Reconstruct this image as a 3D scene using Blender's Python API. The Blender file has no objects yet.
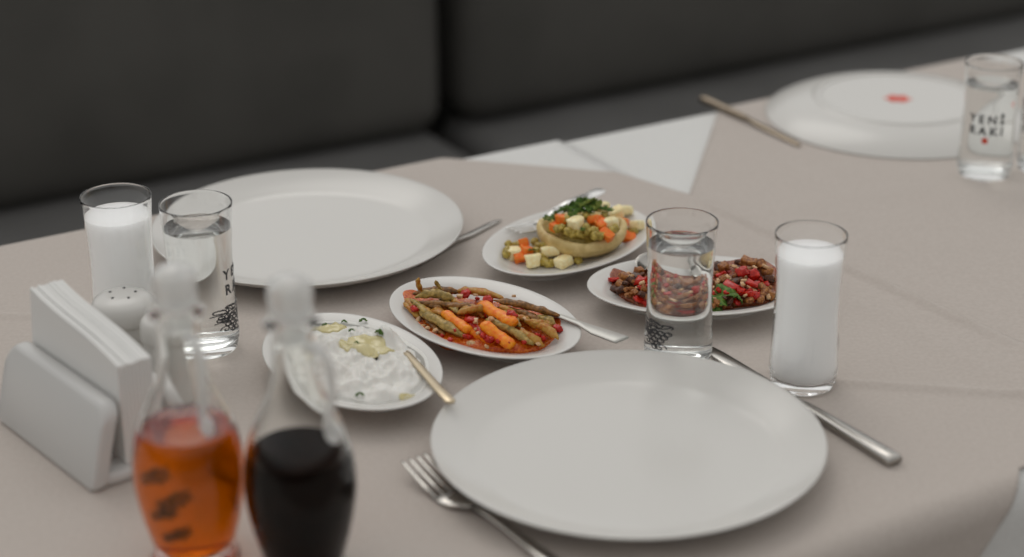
import bpy, bmesh, math, random
from mathutils import Vector, Matrix, noise
R = math.radians
PI = math.pi
random.seed(7)
sc = bpy.context.scene
COL = sc.collection
T = 0.75                       # height of the cloth-covered table top
CAM_H = 0.723                  # camera height above the table top
F_PX, PITCH, ROLL = 1935.0, R(23.66), R(-0.26)
FWD = Vector((0, math.cos(PITCH), -math.sin(PITCH)))
_up0 = Vector((1, 0, 0)).cross(FWD)
RIGHT = Vector((1, 0, 0)) * math.cos(ROLL) + _up0 * math.sin(ROLL)
UP = _up0 * math.cos(ROLL) - Vector((1, 0, 0)) * math.sin(ROLL)
EYE = Vector((0, 0, T + CAM_H))


def spot(px, py, z=0.0):
    """Measured point of the photograph, taken down to the level z above the table top."""
    d = FWD + RIGHT * ((px - 512) / F_PX) - UP * ((py - 278.5) / F_PX)
    return EYE + d * ((T + z - EYE.z) / d.z)


UD = Vector((math.cos(R(30)), math.sin(R(30)), 0))      # along the tables and the bench
VD = Vector((-math.sin(R(30)), math.cos(R(30)), 0))     # towards the bench


def uv(u, v, z):
    return Vector((0.8660254 * u - 0.5 * v, 0.5 * u + 0.8660254 * v, z))


# ------------------------------------------------------------------ materials
def srgb(r, g, b):
    f = lambda c: (c / 12.92) if c <= 0.04045 else ((c + 0.055) / 1.055) ** 2.4
    return (f(r / 255), f(g / 255), f(b / 255), 1)


def new_mat(name):
    m = bpy.data.materials.new(name)
    m.use_nodes = True
    return m, m.node_tree, m.node_tree.nodes['Principled BSDF']


def pbr(name, col, rough=0.5, metal=0.0, spec=0.5, var=None, vscale=60.0, bump=0.0, bscale=200.0, sss=0.0, srad=(0.006, 0.004, 0.003), coat=0.0, detail=3.0, contrast=(0.35, 0.65)):
    """Principled material; var = second colour mixed in by a noise, bump = strength of a noise bump."""
    m, nt, b = new_mat(name)
    b.inputs['Base Color'].default_value = col
    b.inputs['Roughness'].default_value = rough
    b.inputs['Metallic'].default_value = metal
    b.inputs['Specular IOR Level'].default_value = spec
    b.inputs['Coat Weight'].default_value = coat
    b.inputs['Coat Roughness'].default_value = 0.15
    if sss:
        b.inputs['Subsurface Weight'].default_value = sss
        b.inputs['Subsurface Radius'].default_value = srad
        b.inputs['Subsurface Scale'].default_value = 1.0
    tc = nt.nodes.new('ShaderNodeTexCoord')
    if var is not None:
        n = nt.nodes.new('ShaderNodeTexNoise')
        n.inputs['Scale'].default_value = vscale
        n.inputs['Detail'].default_value = detail
        nt.links.new(tc.outputs['Object'], n.inputs['Vector'])
        r = nt.nodes.new('ShaderNodeValToRGB')
        r.color_ramp.elements[0].position, r.color_ramp.elements[1].position = contrast
        r.color_ramp.elements[0].color = col
        r.color_ramp.elements[1].color = var
        nt.links.new(n.outputs['Fac'], r.inputs['Fac'])
        nt.links.new(r.outputs['Color'], b.inputs['Base Color'])
    if bump:
        n2 = nt.nodes.new('ShaderNodeTexNoise')
        n2.inputs['Scale'].default_value = bscale
        n2.inputs['Detail'].default_value = 4
        nt.links.new(tc.outputs['Object'], n2.inputs['Vector'])
        bp = nt.nodes.new('ShaderNodeBump')
        bp.inputs['Strength'].default_value = bump
        bp.inputs['Distance'].default_value = 0.001
        nt.links.new(n2.outputs['Fac'], bp.inputs['Height'])
        nt.links.new(bp.outputs['Normal'], b.inputs['Normal'])
    return m


def clear(name, col=(1, 1, 1, 1), ior=1.5, rough=0.0):
    m, nt, b = new_mat(name)
    b.inputs['Base Color'].default_value = col
    b.inputs['Transmission Weight'].default_value = 1.0
    b.inputs['IOR'].default_value = ior
    b.inputs['Roughness'].default_value = rough
    return m


def cloth_mat(name, c1, c2):
    m, nt, b = new_mat(name)
    b.inputs['Roughness'].default_value = 0.85
    b.inputs['Specular IOR Level'].default_value = 0.2
    b.inputs['Sheen Weight'].default_value = 0.15
    tc = nt.nodes.new('ShaderNodeTexCoord')
    n = nt.nodes.new('ShaderNodeTexNoise'); n.inputs['Scale'].default_value = 260; n.inputs['Detail'].default_value = 5
    nt.links.new(tc.outputs['Object'], n.inputs['Vector'])
    r = nt.nodes.new('ShaderNodeValToRGB')
    r.color_ramp.elements[0].color, r.color_ramp.elements[1].color = c1, c2
    r.color_ramp.elements[0].position, r.color_ramp.elements[1].position = 0.3, 0.7
    nt.links.new(n.outputs['Fac'], r.inputs['Fac'])
    nt.links.new(r.outputs['Color'], b.inputs['Base Color'])
    w1 = nt.nodes.new('ShaderNodeTexWave'); w1.inputs['Scale'].default_value = 350
    w2 = nt.nodes.new('ShaderNodeTexWave'); w2.inputs['Scale'].default_value = 350; w2.bands_direction = 'Y'
    ad = nt.nodes.new('ShaderNodeMath'); ad.operation = 'ADD'
    for w in (w1, w2):
        nt.links.new(tc.outputs['Object'], w.inputs['Vector'])
    nt.links.new(w1.outputs['Fac'], ad.inputs[0]); nt.links.new(w2.outputs['Fac'], ad.inputs[1])
    n3 = nt.nodes.new('ShaderNodeTexNoise'); n3.inputs['Scale'].default_value = 9; n3.inputs['Detail'].default_value = 3
    nt.links.new(tc.outputs['Object'], n3.inputs['Vector'])
    bp = nt.nodes.new('ShaderNodeBump'); bp.inputs['Strength'].default_value = 0.12; bp.inputs['Distance'].default_value = 0.0006
    nt.links.new(ad.outputs[0], bp.inputs['Height'])
    bp2 = nt.nodes.new('ShaderNodeBump'); bp2.inputs['Strength'].default_value = 0.22; bp2.inputs['Distance'].default_value = 0.01
    nt.links.new(n3.outputs['Fac'], bp2.inputs['Height']); nt.links.new(bp.outputs['Normal'], bp2.inputs['Normal'])
    nt.links.new(bp2.outputs['Normal'], b.inputs['Normal'])
    return m


MAT = dict(
    tan=cloth_mat('tan_cloth', (0.465, 0.411, 0.370, 1), (0.510, 0.456, 0.414, 1)),
    white_cloth=cloth_mat('white_cloth', (0.64, 0.635, 0.615, 1), (0.69, 0.685, 0.665, 1)),
    china=pbr('glazed_china', (0.62, 0.605, 0.575, 1), 0.22, spec=0.45, bump=0.02, bscale=30),
    plastic=pbr('white_plastic', (0.58, 0.575, 0.56, 1), 0.35, bump=0.03, bscale=80),
    paper=pbr('napkin_paper', (0.74, 0.735, 0.715, 1), 0.9, spec=0.1, bump=0.25, bscale=500),
    steel=pbr('cutlery_steel', (0.46, 0.44, 0.41, 1), 0.24, metal=1.0, bump=0.03, bscale=60),
    brown_reflect_steel=pbr('brown_reflect_steel', (0.27, 0.22, 0.165, 1), 0.35, metal=1.0, bump=0.05, bscale=60),  # darker copy of the cutlery steel, brownish reflections put into its colour
    satin_steel=pbr('satin_steel', (0.52, 0.51, 0.48, 1), 0.5, metal=1.0, bump=0.03, bscale=60),
    bright_reflect_steel=pbr('bright_reflect_steel', (0.80, 0.79, 0.77, 1), 0.3, metal=1.0, bump=0.03, bscale=60),  # lighter copy of the cutlery steel, a bright reflection put into its colour
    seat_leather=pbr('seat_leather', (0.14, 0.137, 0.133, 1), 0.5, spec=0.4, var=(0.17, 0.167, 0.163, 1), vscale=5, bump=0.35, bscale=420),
    warm_steel=pbr('warm_reflect_steel', (0.52, 0.43, 0.30, 1), 0.28, metal=1.0, bump=0.03, bscale=60),  # steel spoon handle whose warm reflection is put into the base colour
    glass=clear('drinking_glass', (0.992, 0.997, 0.995, 1), 1.45),
    cruet_glass=clear('bottle_glass', (0.99, 0.995, 0.985, 1), 1.33),
    whitened=pbr('whitened_glass', (0.93, 0.93, 0.915, 1), 0.25, var=(0.95, 0.95, 0.94, 1), vscale=20),  # clear glass whitened: bright reflections on the stoppers are painted into the colour
    water=clear('water', (0.985, 0.995, 0.99, 1), 1.33),
    raki=pbr('milky_drink', (0.98, 0.968, 0.945, 1), 0.5, spec=0.0, var=(0.985, 0.975, 0.955, 1), vscale=25, sss=1.0, srad=(0.03, 0.03, 0.03)),
    oil=clear('amber_oil', (0.80, 0.175, 0.0, 1), 1.36),
    vinegar=pbr('dark_vinegar', (0.006, 0.0045, 0.004, 1), 0.3, spec=0.0, var=(0.012, 0.006, 0.004, 1), vscale=30),
    ink=pbr('black_print', (0.02, 0.022, 0.025, 1), 0.5, var=(0.03, 0.03, 0.035, 1)),
    red_ink=pbr('red_print', (0.62, 0.05, 0.02, 1), 0.4, var=(0.7, 0.09, 0.04, 1)),
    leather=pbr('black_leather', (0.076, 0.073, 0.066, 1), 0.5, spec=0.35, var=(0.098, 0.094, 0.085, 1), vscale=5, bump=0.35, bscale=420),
    dark_wood=pbr('dark_wood', (0.05, 0.035, 0.025, 1), 0.5, var=(0.09, 0.06, 0.04, 1), vscale=20),
    floor=pbr('stone_floor', (0.20, 0.17, 0.15, 1), 0.6, var=(0.26, 0.23, 0.20, 1), vscale=4, bump=0.1, bscale=30),
    plaster=pbr('plaster', (0.20, 0.20, 0.19, 1), 0.8, var=(0.24, 0.24, 0.23, 1), vscale=3, bump=0.2, bscale=60),
    hole=pbr('shaker_hole', (0.03, 0.03, 0.03, 1), 0.8, var=(0.05, 0.05, 0.05, 1)),
    # food
    artichoke=pbr('artichoke', (0.56, 0.41, 0.16, 1), 0.42, spec=0.3, var=(0.70, 0.54, 0.25, 1), vscale=154, bump=0.4, bscale=240),
    potato=pbr('potato', (0.90, 0.73, 0.36, 1), 0.4, spec=0.4, var=(0.96, 0.87, 0.55, 1), vscale=286, bump=0.4, bscale=480, sss=0.1),
    carrot=pbr('carrot', (0.88, 0.14, 0.010, 1), 0.35, spec=0.3, var=(0.86, 0.27, 0.04, 1), vscale=308, bump=0.4, bscale=480),
    stick=pbr('stewed_carrot', (0.84, 0.16, 0.004, 1), 0.3, spec=0.35, var=(0.92, 0.33, 0.012, 1), vscale=242, bump=0.5, bscale=400),
    pea=pbr('pea', (0.27, 0.19, 0.022, 1), 0.32, spec=0.45, var=(0.58, 0.44, 0.10, 1), vscale=286, bump=0.5, bscale=416),
    herb=pbr('herb', (0.024, 0.085, 0.009, 1), 0.5, spec=0.3, var=(0.13, 0.22, 0.025, 1), vscale=308, bump=0.3, bscale=480),
    pale_herb=pbr('pale_herb', (0.11, 0.17, 0.02, 1), 0.55, spec=0.25, var=(0.25, 0.28, 0.05, 1), vscale=308, bump=0.3, bscale=480),
    bean_green=pbr('bean_green', (0.20, 0.135, 0.03, 1), 0.32, spec=0.35, var=(0.50, 0.33, 0.09, 1), vscale=286, bump=0.7, bscale=352, detail=6),
    bean_ochre=pbr('bean_ochre', (0.42, 0.13, 0.012, 1), 0.30, spec=0.35, var=(0.46, 0.28, 0.05, 1), vscale=286, bump=0.7, bscale=352, detail=6),
    bean_brown=pbr('bean_brown', (0.095, 0.045, 0.012, 1), 0.30, spec=0.35, var=(0.34, 0.15, 0.035, 1), vscale=286, bump=0.7, bscale=352, detail=6),
    sauce=pbr('tomato_sauce', (0.42, 0.030, 0.002, 1), 0.14, spec=0.4, var=(0.66, 0.17, 0.012, 1), vscale=484, bump=0.8, bscale=416, detail=6),
    salad_sauce=pbr('salad_sauce', (0.15, 0.022, 0.006, 1), 0.18, spec=0.4, var=(0.36, 0.10, 0.03, 1), vscale=528, bump=0.8, bscale=416, detail=6),
    tomato=pbr('tomato', (0.34, 0.004, 0.003, 1), 0.22, spec=0.4, var=(0.58, 0.022, 0.006, 1), vscale=308, bump=0.5, bscale=352),
    onion=pbr('onion', (0.55, 0.30, 0.12, 1), 0.3, spec=0.35, var=(0.74, 0.52, 0.32, 1), vscale=396, bump=0.4, bscale=416),
    aubergine=pbr('fried_aubergine', (0.14, 0.032, 0.007, 1), 0.34, spec=0.35, var=(0.46, 0.19, 0.05, 1), vscale=374, bump=0.9, bscale=416, detail=6),
    skin=pbr('aubergine_skin', (0.035, 0.012, 0.008, 1), 0.3, spec=0.35, var=(0.14, 0.05, 0.02, 1), vscale=330, bump=0.5, bscale=384),
    yogurt=pbr('yogurt', (0.72, 0.70, 0.655, 1), 0.4, spec=0.35, var=(0.75, 0.735, 0.69, 1), vscale=40, sss=0.08),
    olive=pbr('olive_oil_on_yogurt', (0.60, 0.52, 0.25, 1), 0.12, var=(0.66, 0.59, 0.34, 1), vscale=60),
)


MAT['whitened'].node_tree.nodes['Principled BSDF'].inputs['Transmission Weight'].default_value = 0.6


# ------------------------------------------------------------------ shape helpers
def link(name, me, m, parent=None, smooth=True):
    o = bpy.data.objects.new(name, me)
    COL.objects.link(o)
    if m is not None:
        for k in (m if isinstance(m, (list, tuple)) else [m]):
            me.materials.append(k)
    if smooth:
        for p in me.polygons:
            p.use_smooth = True
    if parent is not None:
        o.parent = parent
    return o


def obj(name, bm, m, parent=None, smooth=True, sharp=None, fix=True):
    if fix:
        bmesh.ops.recalc_face_normals(bm, faces=bm.faces[:])
    me = bpy.data.meshes.new(name)
    if sharp:
        for e in bm.edges:
            if len(e.link_faces) == 2 and e.calc_face_angle(0) > R(sharp):
                e.smooth = False
    bm.to_mesh(me)
    bm.free()
    return link(name, me, m, parent, smooth)


def tag(o, label, cat, group=None, kind=None):
    o['label'] = label
    o['category'] = cat
    if group:
        o['group'] = group
    if kind:
        o['kind'] = kind
    return o


def thing(name, label, cat, loc, rz=0.0, group=None, rot=None):
    o = bpy.data.objects.new(name, None)
    o.empty_display_size = 0.03
    COL.objects.link(o)
    o.location = loc
    o.rotation_euler = rot if rot else (0, 0, rz)
    return tag(o, label, cat, group)


def dup(root, loc, rz, label, group=None):
    r = root.copy(); COL.objects.link(r)
    r.location = loc; r.rotation_euler = (0, 0, rz)
    r['label'] = label
    if group:
        r['group'] = group
    for ch in list(root.children):
        c = ch.copy(); COL.objects.link(c); c.parent = r
        for g in list(ch.children):
            d = g.copy(); COL.objects.link(d); d.parent = c
    return r


def skin_rings(bm, rings, closed=True, cap0=False, cap1=False):
    n = len(rings[0])
    vs = [[bm.verts.new(p) for p in ring] for ring in rings]
    for a, b in zip(vs[:-1], vs[1:]):
        for i in range(n if closed else n - 1):
            j = (i + 1) % n
            bm.faces.new((a[i], a[j], b[j], b[i]))
    if cap0:
        bm.faces.new(vs[0][::-1])
    if cap1:
        bm.faces.new(vs[-1])
    return vs


def smooth_profile(pts, n=6):
    """Catmull-Rom through 2-D points."""
    out = []
    for i in range(len(pts) - 1):
        p0, p1, p2, p3 = pts[max(i - 1, 0)], pts[i], pts[i + 1], pts[min(i + 2, len(pts) - 1)]
        for k in range(n):
            t = k / n
            out.append(tuple(0.5 * ((2 * b) + (-a + c) * t + (2 * a - 5 * b + 4 * c - d) * t * t + (-a + 3 * b - 3 * c + d) * t ** 3)
                             for a, b, c, d in zip(p0, p1, p2, p3)))
    out.append(tuple(pts[-1]))
    return out


def lathe(bm, prof, seg=64):
    """Profile of (radius, z); points on the axis close it."""
    rows = []
    for r, z in prof:
        if r < 1e-6:
            rows.append([bm.verts.new((0, 0, z))])
        else:
            rows.append([bm.verts.new((r * math.cos(2 * PI * i / seg), r * math.sin(2 * PI * i / seg), z)) for i in range(seg)])
    for a, b in zip(rows[:-1], rows[1:]):
        for i in range(seg):
            j = (i + 1) % seg
            if len(a) == 1 and len(b) == 1:
                continue
            if len(a) == 1:
                bm.faces.new((a[0], b[i], b[j]))
            elif len(b) == 1:
                bm.faces.new((a[i], a[j], b[0]))
            else:
                bm.faces.new((a[i], a[j], b[j], b[i]))
    return bm


def oval_lathe(bm, prof, a, b, seg=72, power=2.0):
    """Profile of (inset from the rim, z) round an oval of half axes a, b; the last inset may close on the axis (None)."""
    rows = []
    for off, z in prof:
        if off is None:
            rows.append([bm.verts.new((0, 0, z))])
            continue
        ring = []
        for i in range(seg):
            t = 2 * PI * i / seg
            c, s = math.cos(t), math.sin(t)
            e = 2 / power
            ring.append(bm.verts.new(((a - off) * math.copysign(abs(c) ** e, c), (b - off) * math.copysign(abs(s) ** e, s), z)))
        rows.append(ring)
    for p, q in zip(rows[:-1], rows[1:]):
        for i in range(seg):
            j = (i + 1) % seg
            if len(p) == 1:
                bm.faces.new((p[0], q[i], q[j]))
            elif len(q) == 1:
                bm.faces.new((p[i], p[j], q[0]))
            else:
                bm.faces.new((p[i], p[j], q[j], q[i]))
    return bm


def tube(bm, pts, rad, seg=10, flat=1.0, up=Vector((0, 0, 1))):
    """Closed tube along pts with a radius per point; flat squeezes it across `up`."""
    pts = [Vector(p) for p in pts]
    rings = []
    n = len(pts)
    for i, p in enumerate(pts):
        d = (pts[min(i + 1, n - 1)] - pts[max(i - 1, 0)])
        if d.length < 1e-9:
            d = Vector((1, 0, 0))
        d.normalize()
        s = d.cross(up)
        if s.length < 1e-3:
            s = d.cross(Vector((0, 1, 0.2)))
        s.normalize()
        w = s.cross(d)
        r = rad[i] if hasattr(rad, '__len__') else rad
        rings.append([p + s * (r * math.cos(2 * PI * k / seg)) + w * (r * flat * math.sin(2 * PI * k / seg)) for k in range(seg)])
    skin_rings(bm, rings, True, True, True)
    return bm


def strip(bm, st, bev=0.35):
    """Loft of octagonal flat sections along +x: stations (x, y, z, half width, thickness)."""
    rings = []
    for x, y, z, w, t in st:
        h = t / 2
        c = min(w, h) * bev * 2
        c = min(c, w * 0.9, h * 0.9)
        rings.append([(x, y - w, z - h + c), (x, y - w + c, z - h), (x, y + w - c, z - h), (x, y + w, z - h + c),
                      (x, y + w, z + h - c), (x, y + w - c, z + h), (x, y - w + c, z + h), (x, y - w, z + h - c)])
    skin_rings(bm, rings, True, True, True)
    return bm


def rbox(bm, x0, x1, y0, y1, z0, z1, bev=0.01, seg=3):
    g = bmesh.ops.create_cube(bm, size=1)
    vs = g['verts']
    for v in vs:
        v.co = Vector((x0 if v.co.x < 0 else x1, y0 if v.co.y < 0 else y1, z0 if v.co.z < 0 else z1))
    if bev:
        es = list({e for v in vs for e in v.link_edges})
        bmesh.ops.bevel(bm, geom=es, offset=bev, segments=seg, profile=0.5, affect='EDGES', clamp_overlap=True)
    return bm


def blob(bm, size, seed=0, amp=0.15, freq=1.5, sub=2):
    g = bmesh.ops.create_icosphere(bm, subdivisions=sub, radius=1.0)
    for v in g['verts']:
        n = noise.noise(v.co * freq + Vector((seed * 7.3, seed * 3.1, 0)))
        k = 1 + amp * n * 1.6
        v.co = Vector((v.co.x * size[0] * k, v.co.y * size[1] * k, v.co.z * size[2] * k))
    return bm


def chunk(bm, size, seed=0, amp=0.1, bev=0.3):
    """A knife-cut piece: bevelled block with wobbly faces."""
    rnd = random.Random(seed)
    s = Vector(size)
    rbox(bm, -s.x / 2, s.x / 2, -s.y / 2, s.y / 2, -s.z / 2, s.z / 2, min(size) * bev, 3)
    bmesh.ops.subdivide_edges(bm, edges=[e for e in bm.edges if e.calc_length() > min(size) * 0.3], cuts=1, use_grid_fill=True)
    for v in bm.verts:
        n = noise.noise_vector(v.co * (1.3 / min(size)) + Vector((seed * 5.1, 1.7 * seed, 0)))
        v.co += n * (amp * min(size))
    return bm


def arc_pts(p0, p1, bulge, n=10, side=Vector((0, 0, 1))):
    p0, p1 = Vector(p0), Vector(p1)
    return [p0.lerp(p1, i / n) + side * (bulge * math.sin(PI * i / n)) for i in range(n + 1)]


# ------------------------------------------------------------------ the setting
def struct(name, bm, m):
    o = obj(name, bm, m, smooth=False)
    o['kind'] = 'structure'
    return o


bm = bmesh.new()
rbox(bm, -4, 6, -3, 8, -0.1, 0.0, 0)
struct('floor', bm, MAT['floor'])
bm = bmesh.new()
rbox(bm, -2.2, 4.4, 2.88, 3.02, 0.0, 1.0, 0.01)
w = struct('wall_back', bm, MAT['plaster'])
w.rotation_euler = (0, 0, R(30))


# ------------------------------------------------------------------ bench
def bench(u0, u1, label, soft):
    t = thing('banquette', label, 'bench', uv(u0, 2.0, 0), R(30), 'black upholstered banquettes')
    L = u1 - u0
    bm = bmesh.new()
    rbox(bm, 0.02, L - 0.02, 0.10, 0.86, 0.0, 0.30, 0.008)
    obj('plinth', bm, MAT['dark_wood'], t, sharp=40)

    def cushion(name, x0, x1, y0, y1, z0, z1, r, puff, axis):
        bm = bmesh.new()
        rbox(bm, x0, x1, y0, y1, z0, z1, 0, 1)
        bmesh.ops.bevel(bm, geom=bm.edges[:], offset=r, segments=6, profile=0.5, affect='EDGES')
        bmesh.ops.subdivide_edges(bm, edges=[e for e in bm.edges if e.calc_length() > 0.2], cuts=24, use_grid_fill=True)
        cx, cy, cz = (x0 + x1) / 2, (y0 + y1) / 2, (z0 + z1) / 2
        for v in bm.verts:
            fx = 1 - abs((v.co.x - cx) / ((x1 - x0) / 2)) ** 6
            n = noise.noise(Vector((v.co.x * 2.2, v.co.y * 3, v.co.z * 0.8)) + Vector((soft, 0, 0)))
            wr = 0.004 * noise.noise(Vector((v.co.x * 14, 0, v.co.z * 1.5 + soft)))
            if axis == 'y' and v.co.y < cy:
                fz = 1 - abs((v.co.z - cz) / ((z1 - z0) / 2)) ** 4
                v.co.y -= (puff * fx * fz) + (0.008 * n + wr) * fx * max(fz, 0)
            if axis == 'z' and v.co.z > cz:
                fy = 1 - abs((v.co.y - cy) / ((y1 - y0) / 2)) ** 4
                v.co.z += (puff * fx * fy) + (0.008 * n) * fx * max(fy, 0)
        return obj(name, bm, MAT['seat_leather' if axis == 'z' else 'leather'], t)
    cushion('seat', 0.0, L, 0.02, 0.66, 0.30, 0.455, 0.035, 0.015, 'z')
    cushion('backrest', 0.0, L, 0.545, 0.80, 0.458, 1.02, 0.05, 0.02, 'y')
    return t


bench(-1.15, 1.358, 'long black leather bench cushion left of the upright gap, behind the first table', 0.0)
bench(1.388, 3.75, 'black leather bench cushion right of the upright gap, behind the second table', 4.7)


# ------------------------------------------------------------------ tables and cloths
def table(u0, u1, v0, v1, label):
    t = thing('restaurant_table', label, 'table', uv((u0 + u1) / 2, (v0 + v1) / 2, 0), R(30))
    hu, hv = (u1 - u0) / 2, (v1 - v0) / 2
    bm = bmesh.new()
    rbox(bm, -hu, hu, -hv, hv, T - 0.034, T - 0.0048, 0.006)
    obj('tabletop', bm, MAT['dark_wood'], t, sharp=40)
    for sx in (-1, 1):
        for sy in (-1, 1):
            bm = bmesh.new()
            rings = []
            for z, h in ((0, 0.019), (0.02, 0.02), (T - 0.06, 0.029), (T - 0.034, 0.029)):
                cx, cy = sx * (hu - 0.07), sy * (hv - 0.07)
                rings.append([(cx - h, cy - h, z), (cx + h, cy - h, z), (cx + h, cy + h, z), (cx - h, cy + h, z)])
            skin_rings(bm, rings, True, True, True)
            obj('leg', bm, MAT['dark_wood'], t, sharp=40)
    return t


V0, V1 = 0.926, 1.738
table(-0.16, 1.062, V0, V1, 'near table laid with plates, meze dishes and drinks')
table(1.068, 2.30, V0 - 0.008, V1 - 0.008, 'second table at the right holding the upside-down plate')


def cloth(name, m, label, u0, u1, v0, v1, drop, top, cuts, ridges, step=0.008, seed=0.0, lift=None, thick=0.0009, wave=1.0, hem=None):
    """A cloth laid on the table: grid in (u, s), s runs over the top and down both long sides; half-plane cuts trim its corners."""
    s0, s1 = v0 - drop, v1 + drop
    nu, ns = int((u1 - u0) / step), int((s1 - s0) / step)
    bm = bmesh.new()
    rows = [[bm.verts.new((u0 + (u1 - u0) * i / nu, s0 + (s1 - s0) * j / ns, 0)) for i in range(nu + 1)] for j in range(ns + 1)]
    for j in range(ns):
        for i in range(nu):
            bm.faces.new((rows[j][i], rows[j][i + 1], rows[j + 1][i + 1], rows[j + 1][i]))
    for (a, b) in cuts:                                  # keeps what lies left of a -> b
        d = Vector((b[0] - a[0], b[1] - a[1], 0))
        nrm = Vector((d.y, -d.x, 0))
        bmesh.ops.bisect_plane(bm, geom=bm.verts[:] + bm.edges[:] + bm.faces[:], plane_co=(a[0], a[1], 0), plane_no=nrm, clear_outer=True, dist=1e-5)
    if hem:                                              # trims the hanging corner only below the level s = lim
        (a, b, lim) = hem
        d = Vector((b[0] - a[0], b[1] - a[1], 0))
        nrm = Vector((d.y, -d.x, 0))
        bmesh.ops.bisect_plane(bm, geom=bm.verts[:] + bm.edges[:] + bm.faces[:], plane_co=(a[0], a[1], 0), plane_no=nrm, dist=1e-5)
        gone = [f for f in bm.faces if f.calc_center_median().y < lim and (f.calc_center_median() - Vector((a[0], a[1], 0))).dot(nrm) > 0]
        bmesh.ops.delete(bm, geom=gone, context='FACES')
    r = 0.022
    q = r * PI / 2
    for v in bm.verts:
        u, s = v.co.x, v.co.y
        ov = 0.0
        if s < v0:
            side, d = -1, v0 - s
        elif s > v1:
            side, d = 1, s - v1
        else:
            side, d = 0, 0
        h = 0.0
        for (a, b, amp, wid) in ridges:
            A, B = Vector(a), Vector(b)
            ab = B - A
            tt = (Vector((u, s)) - A).dot(ab) / ab.length_squared
            if -0.1 < tt < 1.1:
                dist = (Vector((u, s)) - A - ab * tt).length
                e = min(1, max(0, (min(tt + 0.1, 1.1 - tt)) / 0.2))
                h += amp * e * math.exp(-(dist / wid) ** 2)
        if lift:
            h += lift(u, s)
        if side == 0:
            p = uv(u, s, top + h)
        else:
            base = v0 if side < 0 else v1
            if d < q:
                a = d / r
                p = uv(u, base + side * r * math.sin(a), top + h - r * (1 - math.cos(a)))
            else:
                dd = d - q
                wv = wave * min(1, dd / 0.15) * (0.010 * math.sin(u * 21 + seed) + 0.006 * noise.noise(Vector((u * 6, dd * 4, seed))))
                p = uv(u, base + side * (r + max(0, wv) + 0.02 * dd), top - r - dd)
        v.co = p
    bmesh.ops.recalc_face_normals(bm, faces=bm.faces[:])
    if sum(f.normal.z for f in bm.faces) < 0:
        bmesh.ops.reverse_faces(bm, faces=bm.faces[:])
    o = obj(name, bm, m, fix=False)
    sol = o.modifiers.new('thickness', 'SOLIDIFY')
    sol.thickness = thick
    sol.offset = -1
    return tag(o, label, 'tablecloth')


cloth('tablecloth', MAT['white_cloth'], 'white undercloth of the near table, bare at its far right corner', -0.155, 1.0655, V0, V1, 0.34, T - 0.0024, [], [], 0.016, 1.0, wave=0.0)
cloth('tablecloth', MAT['white_cloth'], 'white undercloth of the second table, bare in a triangle left of its beige cloth', 1.0662, 2.29, V0 - 0.008, V1 - 0.008, 0.34, T - 0.0036, [], [], 0.016, 2.0, wave=0.0)
cloth('tablecloth', MAT['tan'], 'beige tablecloth under the upside-down plate on the second table', 1.072, 2.25, V0 - 0.012, V1 - 0.005, 0.24, T - 0.0013,
      [((1.281, 1.735), (1.088, 1.520)), ((1.75, 1.60), (1.672, 1.735))],
      [((1.45, 1.15), (2.0, 1.02), 0.0016, 0.014), ((1.15, 1.45), (1.7, 1.33), 0.0010, 0.02)], 0.009, 3.0,
      lift=lambda u, s: 0.0)


def lap(u, s):
    t = min(1, max(0, (u - 1.045) / 0.03))
    return 0.0016 * t * t * (3 - 2 * t)


cloth('tablecloth', MAT['tan'], 'beige tablecloth under the four meze dishes on the near table', -0.14, 1.16, V0 - 0.004, V1 + 0.008, 0.27, T,
      [((1.088, 1.520), (1.060, 1.617)), ((1.066, 1.612), (0.926, 1.749)), ((1.133, 1.08), (1.088, 1.525))],
      [((0.945, 1.110), (1.08, 1.000), 0.0034, 0.0042), ((1.0865, 1.50), (1.1235, 1.10), 0.0042, 0.0045), ((0.60, 1.09), (0.68, 0.95), 0.0012, 0.010),
       ((0.33, 1.632), (0.56, 1.472), 0.0024, 0.0042), ((0.70, 1.30), (0.80, 1.19), 0.0008, 0.012),
       ((0.92, 1.45), (1.06, 1.36), 0.0010, 0.012)], 0.0045, 0.0, lift=lap, hem=((0.921, 0.862), (0.976, 0.922), 0.923))


# ------------------------------------------------------------------ plates
def dinner_plate(label, loc, rad=0.15, lip=0.0, group='large white dinner plates'):
    """Shallow round coupe plate on a foot ring."""
    t = bmesh.new()
    k = rad / 0.15
    top = [(0.0, 0.0065), (0.05 * k, 0.0065), (0.09 * k, 0.0067), (0.112 * k, 0.0080), (0.124 * k, 0.0112 + lip), (0.137 * k, 0.0160 + lip), (0.1475 * k, 0.0210), (0.1496 * k, 0.0224)]
    bot = [(0.150 * k, 0.0220), (0.1495 * k, 0.0207), (0.140 * k, 0.0142), (0.127 * k, 0.0085), (0.112 * k, 0.0045), (0.098 * k, 0.0030), (0.094 * k, 0.0004), (0.091 * k, 0.0), (0.088 * k, 0.0006), (0.086 * k, 0.0025), (0.0, 0.0025)]
    lathe(t, smooth_profile(top, 5) + smooth_profile(bot, 4), 128)
    o = obj('dinner_plate', t, MAT['china'])
    o.location = loc
    return tag(o, label, 'plate', group)


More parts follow.
